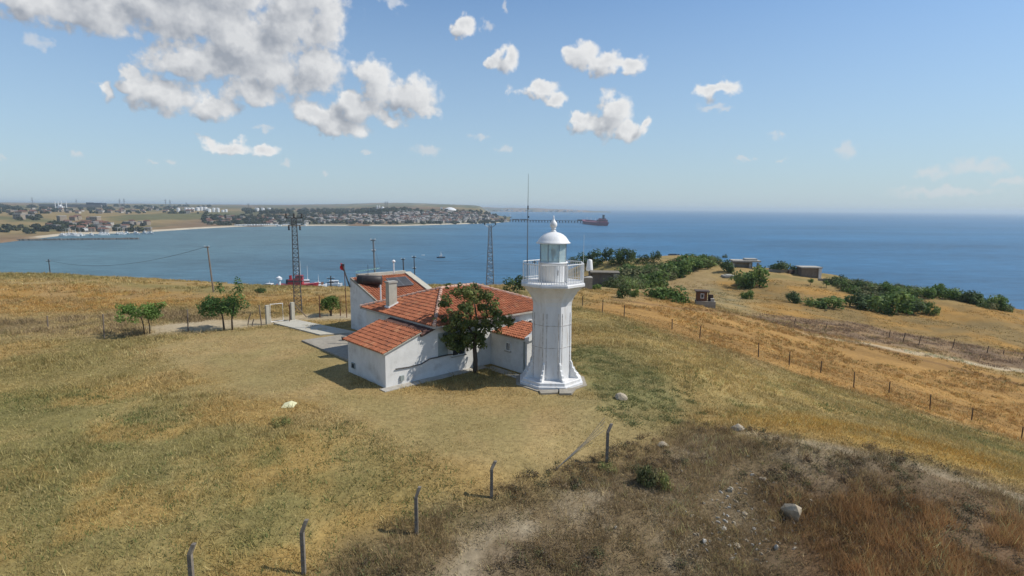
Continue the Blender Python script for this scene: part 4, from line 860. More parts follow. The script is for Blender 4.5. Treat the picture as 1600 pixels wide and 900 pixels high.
# dead weeds of the near bank
x, y, r = scatter(46000, 13.5, 30, .3, 108); k = (inz('bank', x, y) > -.6) & ((inz('dirt', x, y) < -.1) | (r.random(len(x)) < .3)) & (fnoise(x, y, 1.6, 9, 3) > .44); k &= (inz('bankred', x, y) > -1) | (inz('postband', x, y) > -.3) | (r.random(len(x)) < .75); x, y = x[k], y[k]
red = np.clip(inz('bankred', x, y) / 2, 0, 1)[:, None]; n_ = fnoise(x, y, 1.3, 12, 3)[:, None]
bc = np.array([.225, .162, .085]) * (1 - red) + np.array([.29, .165, .07]) * red; sw = (r.random(len(x)) < .14)[:, None]; bc = bc * (1 - sw) + np.array([.42, .30, .13]) * sw; bc = bc * (.45 + 1.2 * n_) * (.7 + .6 * r.random((len(x), 1)))
grow(x, y, (.10 + .24 * r.random(len(x))) * (.5 + n_[:, 0]) * (1 + .8 * red[:, 0]), 10, .010, .14, .75, 109, 1.25, bc); finish('dead_weeds')
cl = []; sb = np.random.default_rng(131); q = Z['bank']; x = sb.uniform(max(q[:, 0].min(), -12), min(q[:, 0].max(), 26), 5000); y = sb.uniform(13.5, 28, 5000)
k = (inz('bank', x, y) > -.8) & (inz('dirt', x, y) < -.2) & (fnoise(x, y, 2.0, 19, 3) > .50); x, y = x[k][:1000], y[k][:1000]; zz = tz(x, y)
for X_, Y_, Z_ in zip(x, y, zz): s_ = sb.uniform(.10, .30); cl.append((X_, Y_, Z_ + .35 * s_, s_))
V, F, cc = leaves(cl, 1100, .030, [(.12, .088, .055), (.15, .11, .07), (.095, .09, .045), (.075, .06, .04), (.17, .105, .05), (.11, .115, .05)], 132, shell=.3, lt=1.1); tag(link('dead_shrubs', np_mesh('dead_shrubs', V, F, LEAF, cc)), kind='stuff')
# brown weeds along the left fence and along the field road
for nm, n, sd in (('leftbrown', 9000, 110), ('brownstrip', 9000, 111)):
    q = Z[nm]; x = rng.uniform(max(q[:, 0].min(), -75), min(q[:, 0].max(), 110), n); y = rng.uniform(q[:, 1].min(), q[:, 1].max(), n); k = (inz(nm, x, y) + (fnoise(x, y, 5, 15, 3) - .5) * 7 > 0) & (fnoise(x, y, 1.8, 16, 3) > .5); x, y = x[k], y[k]
    n_ = fnoise(x, y, 2.5, 13, 3)[:, None]; grow(x, y, (.12 + .3 * rng.random(len(x))), 7, .04, .3, .7, sd, 1.4, (np.array([.22, .15, .095]) if nm == 'brownstrip' else np.array([.245, .18, .095])) * (.5 + 1.0 * n_))
finish('brown_weeds')
# pale straw on the field edges and stubble
x, y, r = scatter(42000, 30, 150, .9, 112, 1.0); k = ((np.abs(inz('orange', x, y)) < 1) | (inz('yellowedge', x, y) > -1) | (inz('farfield', x, y) > 0) | (inz('leftgold', x, y) > 0)) & (fnoise(x, y, 5, 14, 3) > .42); x, y = x[k], y[k]
grow(x, y, .10 + .12 * r.random(len(x)), 6, .016 + .0005 * y, .3, 1.0, 113, 1.5); finish('stubble')
# low scrub between the named bushes of the headland
cl = []; rr = np.random.default_rng(120)
for poly, n in (([(925, 448), (1000, 425), (1060, 412), (1110, 408), (1120, 416), (1060, 430), (1010, 448), (960, 452)], 330), ([(1290, 440), (1340, 446), (1450, 462), (1560, 480), (1590, 486), (1500, 484), (1400, 474), (1330, 456)], 380), ([(1120, 430), (1200, 425), (1250, 428), (1330, 436), (1250, 434), (1150, 445)], 60), ([(890, 414), (1000, 408), (1040, 404), (1000, 416), (900, 425)], 130)):
    q = np.array([at(*c_) for c_ in poly]); x = rr.uniform(q[:, 0].min(), q[:, 0].max(), n * 8); y = rr.uniform(q[:, 1].min(), q[:, 1].max(), n * 8); k = np.where((sdist(q, x, y) > 0) & (fnoise(x, y, 12, 18, 3) > .42))[0][:n]; zz = tz(x[k], y[k])
    for X_, Y_, Z_ in zip(x[k], y[k], zz): s_ = rr.uniform(.6, 1.7) * (1.35 if n == 330 else 1); cl += [(X_, Y_, Z_ + .4 * s_, s_), (X_ + rr.normal() * .8, Y_ + rr.normal() * .8, Z_ + .3 * s_, s_ * .8)]
V, F, cc = leaves(cl, 70, .20, MG + OG + DK, 121); tag(link('headland_scrub', np_mesh('headland_scrub', V, F, LEAF, cc)), kind='stuff')

# ------------------------------------------------------------------ fences, gate, rocks and yard things
def post(px, py, ytop, label, m, group, r=.06, bend=0.0, lean=0.0, name='fence_post', base_extra=.3, wd=None):
    p = at(px, py); h = (py - ytop) * px2m(p) / .985; b = MB(); t = thing(name, label, 'post', p, 0, group); w = wd or r * 1.9
    if bend:
        k_ = h * .80; b.prism([(-w / 2, -w / 2, -base_extra), (w / 2, -w / 2, -base_extra), (w / 2, w / 2, -base_extra), (-w / 2, w / 2, -base_extra)], (lean * h * .8, 0, k_ + base_extra)); b.build('shaft', m, t)
        c = MB(); c.prism([(-w / 2 + lean * h * .8, -w / 2, k_ + .003), (w / 2 + lean * h * .8, -w / 2, k_ + .003), (w / 2 + lean * h * .8, w / 2, k_ + .003), (-w / 2 + lean * h * .8, w / 2, k_ + .003)], (bend * h, bend * h * .6, h - k_)); c.build('bent_top', m, t)
        b = MB()
        for z_ in (.35, .7): b.tube([(-w * .62, -w * .62, k_ * z_), (w * .62, -w * .62, k_ * z_ + .01)], .008, 4)
        b.build('wire_tie', DARK, t)
    else:
        b.tube([(0, 0, -base_extra), (lean * h * .5, 0, h * .5), (lean * h, .01, h)], [r, r * .95, r * .85], 7); b.build('shaft', m, t)
    return t
G = 'bent concrete posts along the near bank'
for px, py, yt, lab in ((301, 925, 842, 'grey concrete post nearest the bottom left, its foot below the frame'), (475, 898, 803, 'tall grey concrete post at the bottom edge, second from the left'), (651, 838, 756, 'grey concrete post in the middle of the near row'), (768, 780, 719, 'grey concrete post with a dark bent top above the pale dirt'), (948, 724, 660, 'dark bent concrete post at the right end of the near row')):
    post(px, py, yt, lab, POSTC, G, bend=.10 if px > 700 else .07, wd=.115, base_extra=.5)
G = 'thin fence posts along the orange field'; ordn = ['first', 'second', 'third', 'fourth', 'fifth', 'sixth', 'seventh', 'eighth', 'ninth', 'tenth', 'eleventh', 'twelfth', 'thirteenth']
RP = [(910, 478, 462), (941, 489, 468), (975, 495, 476), (1050, 514, 498), (1093, 529, 508), (1185, 557, 534), (1233, 570, 548), (1282, 582, 563), (1334, 604, 578), (1389, 613, 595), (1453, 639, 614), (1518, 656, 636), (1596, 684, 664)]
for i, (px, py, yt) in enumerate(RP): post(px, py, yt, f'{ordn[i]} thin dark post from the lighthouse in the fence along the orange field', DWOOD, G, r=.05, lean=random.uniform(-.05, .05))
wt = MB(); pts = [at(px, py) + [0, 0, 1.0] for px, py, _ in RP]
for dz in (0, -.35):
    for a, b in zip(pts[:-1], pts[1:]): wt.tube([a + [0, 0, dz], (a + b) / 2 + [0, 0, dz - .08], b + [0, 0, dz]], .004, 4)
tag(wt.build('fence_wire', DARK), 'two thin sagging wires strung on the posts by the orange field', 'wire')
G = 'crooked posts along the field road'
for i, (px, py, yt) in enumerate(((1241, 506, 496), (1290, 513, 505), (1389, 530, 517), (1410, 537, 521), (1435, 541, 525), (1488, 545, 530), (1542, 553, 541), (1567, 554, 548), (1598, 563, 553))):
    post(px, py, yt, f'{ordn[i]} crooked post from the left in the weeds along the field road', DWOOD, G, r=.06, lean=random.uniform(-.05, .3))
G = 'pale posts along the back yard fence'
for px, py, yt, lab in ((163, 527, 489, 'dark weathered post left of the small spreading tree'), (75, 513, 494, 'short reddish post at the far left in the brown weeds'), (294, 518, 482, 'pale wooden post between the two yard trees'), (409, 508, 475, 'leaning pale post at the left side of the gate')):
    post(px, py, yt, lab, WOOD, G, r=.055, lean=.03 if px != 409 else -.08)
for px, py, yt, lab in ((500, 497, 462, 'rusty dark post left of the round shrub'), (532, 494, 470, 'thin rusty post right of the round shrub'), (393, 509, 497, 'low leaning stake by the lane, right of the leafy tree'), (386, 507, 488, 'slanting stake propped by the lane near the gate')):
    post(px, py, yt, lab, RUST if px > 450 else WOOD, 'stakes and posts near the gate', r=.05, lean=.35 if px in (393, 386) else 0)
# gate
ga, gb = at(416, 506), at(456, 500.5); gd = gb - ga; gl = math.hypot(gd[0], gd[1]); ra = math.atan2(gd[1], gd[0])
GT = thing('yard_gate', 'pale open-frame metal gate between white pillars at the lane', 'gate', ga, ra)
MB().box((.15, 0, .75), (.30, .30, 1.9)).build('gate_pillar', BEIGE, GT); MB().box((gl + .1, 0, .75), (.30, .30, 1.9)).build('gate_pillar', BEIGE, GT)
m = MB(); m.tube([(.42, 0, .15), (.42, 0, 1.75), (1.55, .0, 1.72), (1.55, .0, .15), (.42, 0, .15)], .04, 6); m.build('gate_leaf', IRONW, GT)
m = MB(); m.tube([(gl - .15, 0, .1), (gl - .55, -.75, .1), (gl - .55, -.75, 1.6), (gl - .15, 0, 1.6), (gl - .15, 0, .1)], .035, 6); m.build('gate_leaf', RUST, GT)
m = MB(); m.tube([(gl + .4, 0, 1.4), (gl + 1.3, -.3, .2)], .05, 6); m.build('gate_stay', WOOD, GT)
# rocks and litter
def rock(px, py, wpx, hpx, label, m=ROCK, cat='rock', seed=0, name='rock', sink=.15):
    p = at(px, py); k = px2m(p); b = MB(); r_ = random.Random(seed); bm = bmesh.new(); bmesh.ops.create_icosphere(bm, subdivisions=2, radius=1.0)
    cuts = [(Vector((r_.uniform(-1, 1), r_.uniform(-1, 1), r_.uniform(-.3, 1))).normalized(), r_.uniform(.42, .74)) for _ in range(10)]
    vs = []
    for v in bm.verts:
        c = v.co.copy()
        for n_, d_ in cuts:
            e = c.dot(n_) - d_
            if e > 0: c -= n_ * e * .92
        vs.append(c)
    ex = [max(abs(v[i]) for v in vs) for i in range(3)]; vs = [(v.x / ex[0], v.y / ex[1] * .85, (v.z / ex[2] * .58 + .42) - sink) for v in vs]
    fs = [tuple(v.index for v in f.verts) for f in bm.faces]; bm.free()
    b.add(vs, fs); o = b.build(name, m, loc=p, rz=r_.random() * 6); o.scale = (wpx * k * .62, wpx * k * .62, hpx * k * 1.12); return tag(o, label, cat)
rock(968, 624, 22, 13, 'squarish grey rock in the grass right of the lighthouse', seed=1)
rock(1240, 806, 30, 28, 'large pale boulder on the weedy bank', seed=8); rock(1036, 699, 16, 9, 'pale stone block at the top of the bank beside the worn yard', seed=3); rock(1152, 672, 20, 12, 'brownish boulder on the upper edge of the bank', seed=4)
for i, (px, py, w, h, lab) in enumerate(((1100, 848, 11, 10, 'small rounded white stone low on the bank'), (1212, 858, 10, 16, 'bright white upright stone on the bank'), (1131, 828, 12, 9, 'flat white stone in the middle of the bank'), (1152, 854, 15, 9, 'long pale stone left of the bright upright stone'), (1140, 768, 10, 9, 'pale stone high on the bank below the crest'), (1164, 804, 12, 8, 'pale stone in the middle of the bank left of the boulder'), (1205, 815, 10, 7, 'small pale stone just left of the boulder'), (1178, 829, 8, 9, 'small pale stone between the boulder and the white stones'), (1266, 783, 8, 7, 'tiny pale stone right of the boulder'), (1192, 748, 12, 6, 'flat pale stone near the crest of the bank'), (900, 757, 18, 5, 'flat pale slab of stone by the dirt track'), (962, 827, 7, 7, 'small white pebble beside the dirt track'))):
    rock(px, py, w * .8, h * .8, lab, PLINTH if 'white' in lab else ROCK, 'stone', 20 + i, 'stone', .22)
cl = []; st = MB()
for i in range(230):
    px, py = random.triangular(1040, 1260, 1170), random.triangular(710, 895, 840); p = at(px, py); s = random.uniform(.015, .05) * random.uniform(.7, 1.5); st.box((p[0], p[1], p[2] + s * .3), (s * random.uniform(2, 4), s * 1.3, s * .9), random.gauss(2.5, .5), i % 3 == 0, .6)
tag(st.build('rubble', [ROCK, PLINTH]), kind='stuff')
p = at(452, 640); t = MB(); t.add([(-.34, -.2, .03), (.30, -.24, .05), (.36, .2, .16), (.02, .3, .24), (-.32, .22, .14), (0, .02, .20)], [(0, 1, 5), (1, 2, 5), (2, 3, 5), (3, 4, 5), (4, 0, 5)]); tag(t.build('plastic_sheet', PALEY, loc=p), 'crumpled pale yellow sheet lying in the left meadow', 'litter')
a_, b_ = at(945, 690), at(868, 736); wm = MB(); pa = np.array([a_[0] - .05, a_[1] - .1, a_[2] + .9])
for j in range(4): wm.tube([pa + [0, 0, .3 - .2 * j], pa * .6 + b_ * .4 + [0, 0, .05 - .05 * j], b_ + [0, 0, .05]], .012, 4)
tag(wm.build('fallen_wire', DARK), 'slack fallen fence wire trailing from the dark bent post', 'wire')

# ------------------------------------------------------------------ structures on the headland
def hut_base(px, py, sx, sy): return at(px, py)
p = at(943, 450); k = px2m(p)
S = thing('roadside_shed', 'open concrete shed with a flat roof among bushes behind the lighthouse', 'shed', p, math.radians(-6)); w_, h_ = 46 * k, 23 * k
MB().box((0, 3.2, h_ / 2 - .3), (w_, .25, h_ + .6 - .3)).build('back_wall', CONC, S); MB().box((-w_ / 2 + .13, 1.5, h_ / 2 - .3), (.25, 3.1, h_ + .28)).build('side_wall', CONC, S); MB().box((w_ / 2 - .5, 1.4, h_ / 2 - .3), (1.0, 3.0, h_ + .28)).build('side_wall', PLINTH, S)
MB().box((0, 1.5, h_), (w_ + .4, 3.8, .20)).build('roof_slab', SHEDR, S); MB().box((-w_ / 2 + 1.9, .25, h_ * .42), (.14, .14, h_ * .98)).build('door_post', WOOD, S); MB().box((-.2, .35, h_ / 2 - .35), (w_ - 1.4, .12, h_ + .3)).build('front_wall', SHEDW, S)
p = at(917, 452); k = px2m(p); S = thing('low_wall_block', 'pale roofless masonry block left of the roadside shed', 'wall', p, 0); MB().box((0, .8, 9 * k - .3), (17 * k, 1.6, 18 * k + .6)).build('masonry', CONC, S); MB().box((0, .8, 18 * k + .03), (17.6 * k, 1.8, .16)).build('coping', PLINTH, S)
p = at(1102, 478.5); k = px2m(p)
KS = thing('kiosk', 'small brown roofed kiosk on a stone base at the edge of the orange field', 'kiosk', p, math.radians(-12))
MB().box((0, .5, .3), (2.75, 1.7, 1.1)).build('stone_base', CONC, KS); MB().box((-.55, .6, 1.52), (1.45, 1.3, 1.34)).build('cabin_wall', RUST, KS); MB().box((.95, .3, 1.05), (.5, .9, .4)).build('low_block', PLINTH, KS)
MB().box((-.5, .6, 2.28), (2.0, 1.9, .14)).build('roof', DWOOD, KS); f = MB().box((-.5, -.07, 1.62), (.5, .06, .72)).build('window', IRONW, KS); MB().box((-.5, -.11, 1.62), (.34, .04, .52)).build('pane', DARKG, f); MB().box((.35, .1, 1.4), (.1, .1, 1.6)).build('porch_post', DWOOD, KS); MB().box((.75, .7, 1.3), (.7, .5, .9)).build('bench_back', DWOOD, KS)
p = at(1166, 419); k = px2m(p); S = thing('ruined_bunker', 'low ruined bunker with a flat pale roof slab among dark bushes', 'bunker', p, math.radians(-8))
MB().box((0, 2, 10.5 * k), (42 * k, 5, 2.4 * k)).build('roof_slab', PLINTH, S); MB().box((-4 * k, 3, 5 * k - .3), (30 * k, 3, 9.2 * k)).build('wall', CONC, S)
for i, xx in enumerate((-19, 6, 18)): MB().box((xx * k, .5, 4.6 * k - .3), (3 * k, .8, 9.4 * k)).build('pillar', PLINTH, S)
MB().box((8 * k, 2.2, 13 * k), (18 * k, 3, 2.4 * k)).build('roof_upstand', PLINTH, S)
p = at(1267, 431); k = px2m(p); S = thing('square_bunker', 'square concrete bunker with a bright right side on the cliff field', 'bunker', p, math.radians(-4))
MB().box((-1.5 * k, 1.8, 8.5 * k - .3), (25 * k, 3.4, 17 * k)).build('wall', WOOD, S); MB().box((13.2 * k, 1.6, 8.5 * k - .3), (4 * k, 3.8, 17 * k)).build('sunlit_end_wall', WHITE, S); MB().box((0, 1.7, 17.6 * k - .3), (32 * k, 4.4, 1.6 * k)).build('roof_slab', PLINTH, S)  # sunlit right end of the concrete put into its colour as white
p = at(1290, 437); k = px2m(p); t = thing('field_wall', 'low pale wall running right from the square bunker', 'wall', p, math.radians(-10)); MB().box((0, 0, .3), (22 * k, .4, 1.2)).build('masonry', CONC, t)
p = at(1222, 425); k = px2m(p); t = thing('field_wall', 'low broken wall between the ruined bunker and the square bunker', 'wall', p, math.radians(-6)); MB().box((0, 0, .25), (44 * k, .4, 1.1)).build('masonry', CONC, t); MB().box((12 * k, -.8, .3), (12 * k, .5, 1.0), .5).build('fallen_block', DWOOD, t)
p = at(1138, 434); k = px2m(p); t = thing('concrete_cover', 'flat pale concrete cover lying left of the largest bush', 'slab', p, .1); MB().box((0, 0, .2), (18 * k, 2.6, .5)).build('cover', PLINTH, t); MB().box((0, 0, .55), (10 * k, 1.6, .2)).build('lid', BEIGE, t)
p = at(1175, 449); t = None

# ------------------------------------------------------------------ poles, pylons and wires
def lattice(t, h, w0, w1, n, rad, name='lattice_body', m=STEEL):
    legs = MB(); br = MB(); L = lambda f: (w0 + (w1 - w0) * f) / 2
    for sx_, sy_ in ((-1, -1), (1, -1), (1, 1), (-1, 1)): legs.tube([(sx_ * L(0), sy_ * L(0), -.4), (sx_ * L(1), sy_ * L(1), h)], rad, 4)
    for i in range(n):
        f0, f1 = i / n, (i + 1) / n; a, b = L(f0), L(f1); c = [(-1, -1), (1, -1), (1, 1), (-1, 1)]
        for j in range(4):
            p, q = c[j], c[(j + 1) % 4]; s_ = 1 if (i + j) % 2 else 0; p, q = (p, q) if s_ else (q, p)
            br.tube([(p[0] * a, p[1] * a, h * f0), (q[0] * b, q[1] * b, h * f1)], rad * .6, 4)
            br.tube([(c[j][0] * b, c[j][1] * b, h * f1), (c[(j + 1) % 4][0] * b, c[(j + 1) % 4][1] * b, h * f1)], rad * .55, 4)
    legs.build('tower_legs', m, t); br.build('bracing', m, t)
p = at(466, 489); h = 148 * px2m(p) / .985; t = thing('lattice_pylon', 'narrow dark lattice pylon with insulators standing in the field before the harbour', 'pylon', p, .3)
lattice(t, h, .72, .40, 22, .030, m=DARK)
m = MB(); m.box((0, 0, h), (1.5, .08, .08)); m.box((0, 0, h - .7), (1.1, .08, .08)); m.build('crossarm', DARK, t)
for xx in (-.7, 0, .7): MB().lathe([(.05, 0), (.11, .08), (.06, .14), (.11, .22), (.06, .28), (.10, .36), (.03, .42)], 8, (xx, 0, h + .02)).build('insulator', DARK, t)
for xx in (-.5, .5): MB().lathe([(.05, -.45), (.10, -.36), (.06, -.26), (.10, -.16), (.04, 0)], 8, (xx, 0, h - .72)).build('insulator', DARK, t)
d_ = 98.0; pt = CAM + d_ * ray(766, 352); gzp = float(tz(pt[0], pt[1])[0]); h = pt[2] - gzp
t = thing('lattice_pylon', 'tapering blue-grey lattice pylon rising behind the roof left of the lighthouse', 'pylon', (pt[0], pt[1], gzp), .1); lattice(t, h, 1.35, .42, 16, .055)
m = MB()
for s_ in (-1, 1): m.tube([(s_ * .1, 0, h - .5), (s_ * .95, 0, h + .12)], .045, 4)
m.build('crossarm', STEEL, t)
for s_ in (-1, 1): MB().lathe([(.05, 0), (.14, .08), (.07, .2), (.13, .3), (.04, .4)], 8, (s_ * .92, 0, h + .10)).build('insulator', DARK, t)
d_ = 110.0; pt = CAM + d_ * ray(304, 438)
t = thing('pole_top', 'dark insulator head of a power pole just showing over the left crest', 'pole', (pt[0], pt[1], float(tz(pt[0], pt[1])[0])), 0); hh = pt[2] - float(tz(pt[0], pt[1])[0])
MB().tube([(0, 0, -.2), (0, 0, hh)], .12, 6).build('shaft', DARK, t); m = MB(); m.box((0, 0, hh - .5), (1.7, .1, .1)); m.build('crossarm', DARK, t)
for xx in (-.75, 0, .75): MB().lathe([(.06, -.45), (.16, -.4), (.09, -.2), (.16, -.1), (.05, .1)], 6, (xx, 0, hh)).build('insulator', DARK, t)
def pole(px, py, xt, yt, label, r=.11, m=WOOD, arms=(), dep=None, name='utility_pole', head=None):
    if dep: q = CAM + dep * ray(px, py); p = np.array([q[0], q[1], float(tz(q[0], q[1])[0])])
    else: p = at(px, py)
    top = CAM + p[1] * ray(xt, yt); h = top[2] - p[2]; lx = top[0] - p[0] if not dep else (xt - px) * px2m(p); t = thing(name, label, 'pole', p, 0)
    MB().tube([(0, 0, -.4), (lx, 0, h)], [r, r * .7], 8).build('shaft', m, t)
    for i, (f, w) in enumerate(arms):
        MB().box((lx * f, -.12, h * f), (w, .09, .11)).build('crossarm', m, t)
        for s_ in (-1, 1): MB().lathe([(.03, 0), (.05, .05), (.03, .14)], 6, (lx * f + s_ * w * .45, -.12, h * f + .055)).build('insulator', IRONW, t)
    return t, p, h
t1, p1, h1 = pole(334, 456, 324, 385, 'leaning dark wooden pole on the crest left of the lattice pylon', arms=((.985, .55),))
t2, p2, h2 = pole(80, 436, 79, 405, 'small distant pole standing beyond the crest at the far left', dep=112, m=DARK, arms=((.93, .8),))
t3, p3, h3 = pole(588, 470, 585.5, 374, 'tall grey utility pole with two crossarms behind the water tank', dep=66, r=.13, m=STEEL, arms=((.985, .55), (.80, .4)))
t4, p4, h4 = pole(632, 448, 630.5, 404, 'short dark pole behind the roof with a lamp arm', dep=84, m=DARK, arms=((.97, .5),))
t5, p5, h5 = pole(649, 449, 647.5, 400, 'thin dark pole right of the short one behind the roof', dep=78, m=DARK, r=.08, arms=((.96, .5), (.6, .4)))
t6, p6, h6 = pole(517, 450, 517.5, 431, 'dark navigation pole with stacked marks by the harbour', dep=96, m=DARK, r=.14, arms=((.8, 1.3), (.5, 1.2)), name='beacon_pole')
FL, pf, hf = pole(542, 497, 537.5, 412, 'leaning flagpole with a small furled red flag left of the house', r=.045, m=RUST, name='flagpole')
m = MB(); rr_ = random.Random(5); lx = (537.5 - 542) * px2m(pf); V = []
for i in range(7):
    for j in range(4): V.append((lx - .20 + j * .12 + .04 * math.sin(i * 1.3 + j), .08 * math.sin(j * 2.1 + i * .9), hf + .05 - i * .10 - .04 * j))
m.add(V, [(i * 4 + j, i * 4 + j + 1, i * 4 + j + 5, i * 4 + j + 4) for i in range(6) for j in range(3)]); m.build('flag', FLAGR, FL)
pb = CAM + 52.0 * ray(545, 443); t = thing('roof_bracket', 'dark slanting service bracket fixed at the back corner of the house', 'bracket', hw(6.2, 16.2, 4.2)); m = MB(); m.tube([(0, 0, -.6), (-.35, 0, .5), (-.55, 0, 1.3)], .06, 6); m.build('arm', DARK, t); MB().box((-.55, 0, 1.3), (.25, .1, .12)).build('insulator_bar', DARK, t)
def wire(a, b, sag, label, r=.011):
    a, b = np.array(a, float), np.array(b, float); m = MB(); m.tube([a + (b - a) * f - [0, 0, sag * 4 * f * (1 - f)] for f in np.linspace(0, 1, 13)], r, 4); tag(m.build('power_line', DARK), label, 'wire')
wire(p1 + [(324 - 334) * px2m(p1), 0, h1 * .98], p2 + [0, 0, h2 * .95], 1.6, 'sagging wire from the leaning pole to the far left pole', .02)
wire(p5 + [0, 0, h5 * .95], CAM + 100 * ray(758, 395), 1.0, 'wire running right from the thin pole behind the roof', .012); wire(p3 + [.1, 0, h3 * .78], hw(9.5, 16.4, 4.5), .3, 'stay wire dropping from the tall utility pole to the roof', .012)

# ------------------------------------------------------------------ boats and the harbour below the crest
NAVY = mat('dark_hull', (.035, .045, .06), (.05, .06, .075), 2, .5); HULLR = mat('oxide_hull', (.27, .075, .115), (.20, .06, .095), .05, .6); DECKW = mat('ship_white', (.75, .75, .73), (.66, .66, .64), .3, .5)
def vessel(name, label, loc, rz, L, beam, hull, fb, houses, masts, cat='boat', group=None, house_m=DECKW, deck=None):
    t = thing(name, label, cat, loc, rz, group); st = [(-.5, .82, 1.0), (-.42, .96, .95), (-.1, 1.0, .9), (.2, .96, .95), (.38, .66, 1.1), (.46, .34, 1.22), (.5, .06, 1.3)]; V = []; n = len(st)
    for f, w, z in st: V += [(f * L * .96, -w * beam * .38, -.6), (f * L, -w * beam / 2, fb * z), (f * L, w * beam / 2, fb * z), (f * L * .96, w * beam * .38, -.6)]
    b = MB(); b.add(V, [(4 * i + j, 4 * i + 4 + j, 4 * i + 4 + (j + 1) % 4, 4 * i + (j + 1) % 4) for i in range(n - 1) for j in range(4)] + [(0, 1, 2, 3), (4 * n - 1, 4 * n - 2, 4 * n - 3, 4 * n - 4)]); b.build('hull', hull, t)
    for (f, w, l, z0, h) in houses:
        m = MB(); m.box((f * L, 0, z0 + h / 2), (l, w, h), 0, 0, .94); o = m.build('deckhouse', house_m, t)
        if h > 1.2: MB().box((f * L + .01, 0, z0 + h * .66), (l * 1.0, w * 1.0, h * .22)).build('window_band', DARKG, o)
    for (f, h, r_) in masts: MB().tube([(f * L, 0, fb), (f * L, 0, fb + h)], [r_, r_ * .5], 6).build('mast', IRONW, t)
    return t
def on_sea(px, py): return seapt(px, py)
p = on_sea(466, 451); k = px2m(p)
T = vessel('tugboat', 'red hulled tug with a red deckhouse and white mast below the crest', p, math.radians(8), 26, 8, RED, 3.2, [(-.05, 5.5, 9, 3.2, 3.0), (.04, 4, 4.5, 6.2, 2.6)], [(.0, 12, .22), (.07, 15, .16)], house_m=RED); MB().lathe([(.9, 0), (.85, 2.6), (.95, 2.9)], 10, (-4.5, 0, 5.8)).build('funnel', RED, T)
p = on_sea(486, 449); vessel('workboat', 'rusty red workboat with a tall white mast right of the red tug', p, math.radians(20), 16, 5.5, RUST, 2.6, [(-.2, 4, 5, 2.4, 2.8)], [(-.12, 12, .2), (.3, 6, .14)])
p = on_sea(424, 452); vessel('launch', 'small white launch beside the white harbour tower', p, math.radians(-15), 12, 4, DECKW, 1.8, [(-.1, 3, 4.5, 1.6, 2.2)], [(-.1, 4, .1)])
p = on_sea(499, 449); vessel('launch', 'small white motorboat with a short mast right of the workboat', p, math.radians(30), 10, 3.4, DECKW, 1.6, [(-.1, 2.6, 4, 1.5, 2.0)], [(-.05, 5, .14)])
p = on_sea(522, 447); vessel('launch', 'white cabin boat beside the dark navigation pole', p, math.radians(10), 11, 3.6, DECKW, 1.7, [(0, 3, 6, 1.6, 2.2)], [])
p = on_sea(451, 450); vessel('launch', 'dark little boat with a black funnel left of the red tug', p, math.radians(5), 9, 3.4, NAVY, 1.8, [(0, 2.4, 2.6, 1.7, 4.0)], [], house_m=NAVY)
p = on_sea(437, 455); k = px2m(p); t = thing('harbour_light', 'white harbour light tower with a wide top among small boats', 'light tower', p); MB().lathe([(1.5, -.5), (1.5, .5), (1.0, .6), (.85, 7.0)], 14).build('shaft', DECKW, t); MB().lathe([(1.0, 7.0), (1.8, 7.3), (1.8, 8.6), (1.4, 8.7), (.3, 9.6)], 14).build('lamp_room', DECKW, t)
p = on_sea(689, 403); T = vessel('sailing_boat', 'small dark boat with a white mast alone on the bay', p, math.radians(5), 9.0, 3.4, NAVY, 1.2, [(-.05, 2, 2.6, 1.0, 1.6)], [(.0, 6.0, .3)]); m = MB(); m.prism([(-.3, -.05, 2.2), (2.0, -.05, 2.4), (-.2, -.05, 6.0)], (0, .1, 0)); m.build('furled_sail', DECKW, T)
p = on_sea(1053, 400); vessel('barge', 'flat dark barge on the sea just above the bright scrub', p, 0, 13, 5, NAVY, 2.0, [(-.1, 4, 8, 1.6, 1.0)], [], house_m=NAVY)
p = on_sea(661, 399); t = vessel('rowing_boat', 'tiny white boat far out left of the sailing boat', p, .4, 3.5, 1.4, DECKW, .6, [], [])
# tanker at the jetty
a, b = seapt(911, 349.2), seapt(944.5, 353.0); d = a - b; Lt = math.hypot(d[0], d[1])
T = vessel('tanker', 'big dark red tanker moored end-on at the long jetty', (a + b) / 2, math.atan2(d[1], d[0]), Lt, 36, HULLR, 11, [(-.40, 30, 24, 10, 9), (-.40, 22, 12, 19, 4)], [(.3, 12, .9), (-.1, 12, .9), (.1, 12, .9)], cat='ship', house_m=HULLR)
MB().lathe([(4, 20), (3.6, 33), (4.0, 34)], 12, (-.45 * Lt, 0, 0)).build('funnel', NAVY, T)
MB().box((.05 * Lt, 0, 13), (Lt * .6, 5, 3.5)).build('deck_pipes', HULLR, T)
a, b = seapt(797, 346.5), seapt(912, 348.2); d = b - a; Lj = math.hypot(d[0], d[1]); J = thing('jetty', 'long dark jetty running from the headland to the tanker', 'jetty', a, math.atan2(d[1], d[0]))
MB().box((Lj / 2, 0, 7.0), (Lj, 9, 2.2)).build('deck', NAVY, J)
pile_me = MB().box((0, 0, 2.4), (3, 6, 7.2)).mesh('pile', NAVY)
for i in range(26): link('pile', pile_me, J, (i * Lj / 25, 0, 0))
for f, w in ((.08, 26), (.2, 34), (.97, 30)): MB().box((f * Lj, 0, 9.3), (w, 10, 2.6 if f < .9 else 6)).build('pipe_rack', NAVY, J)
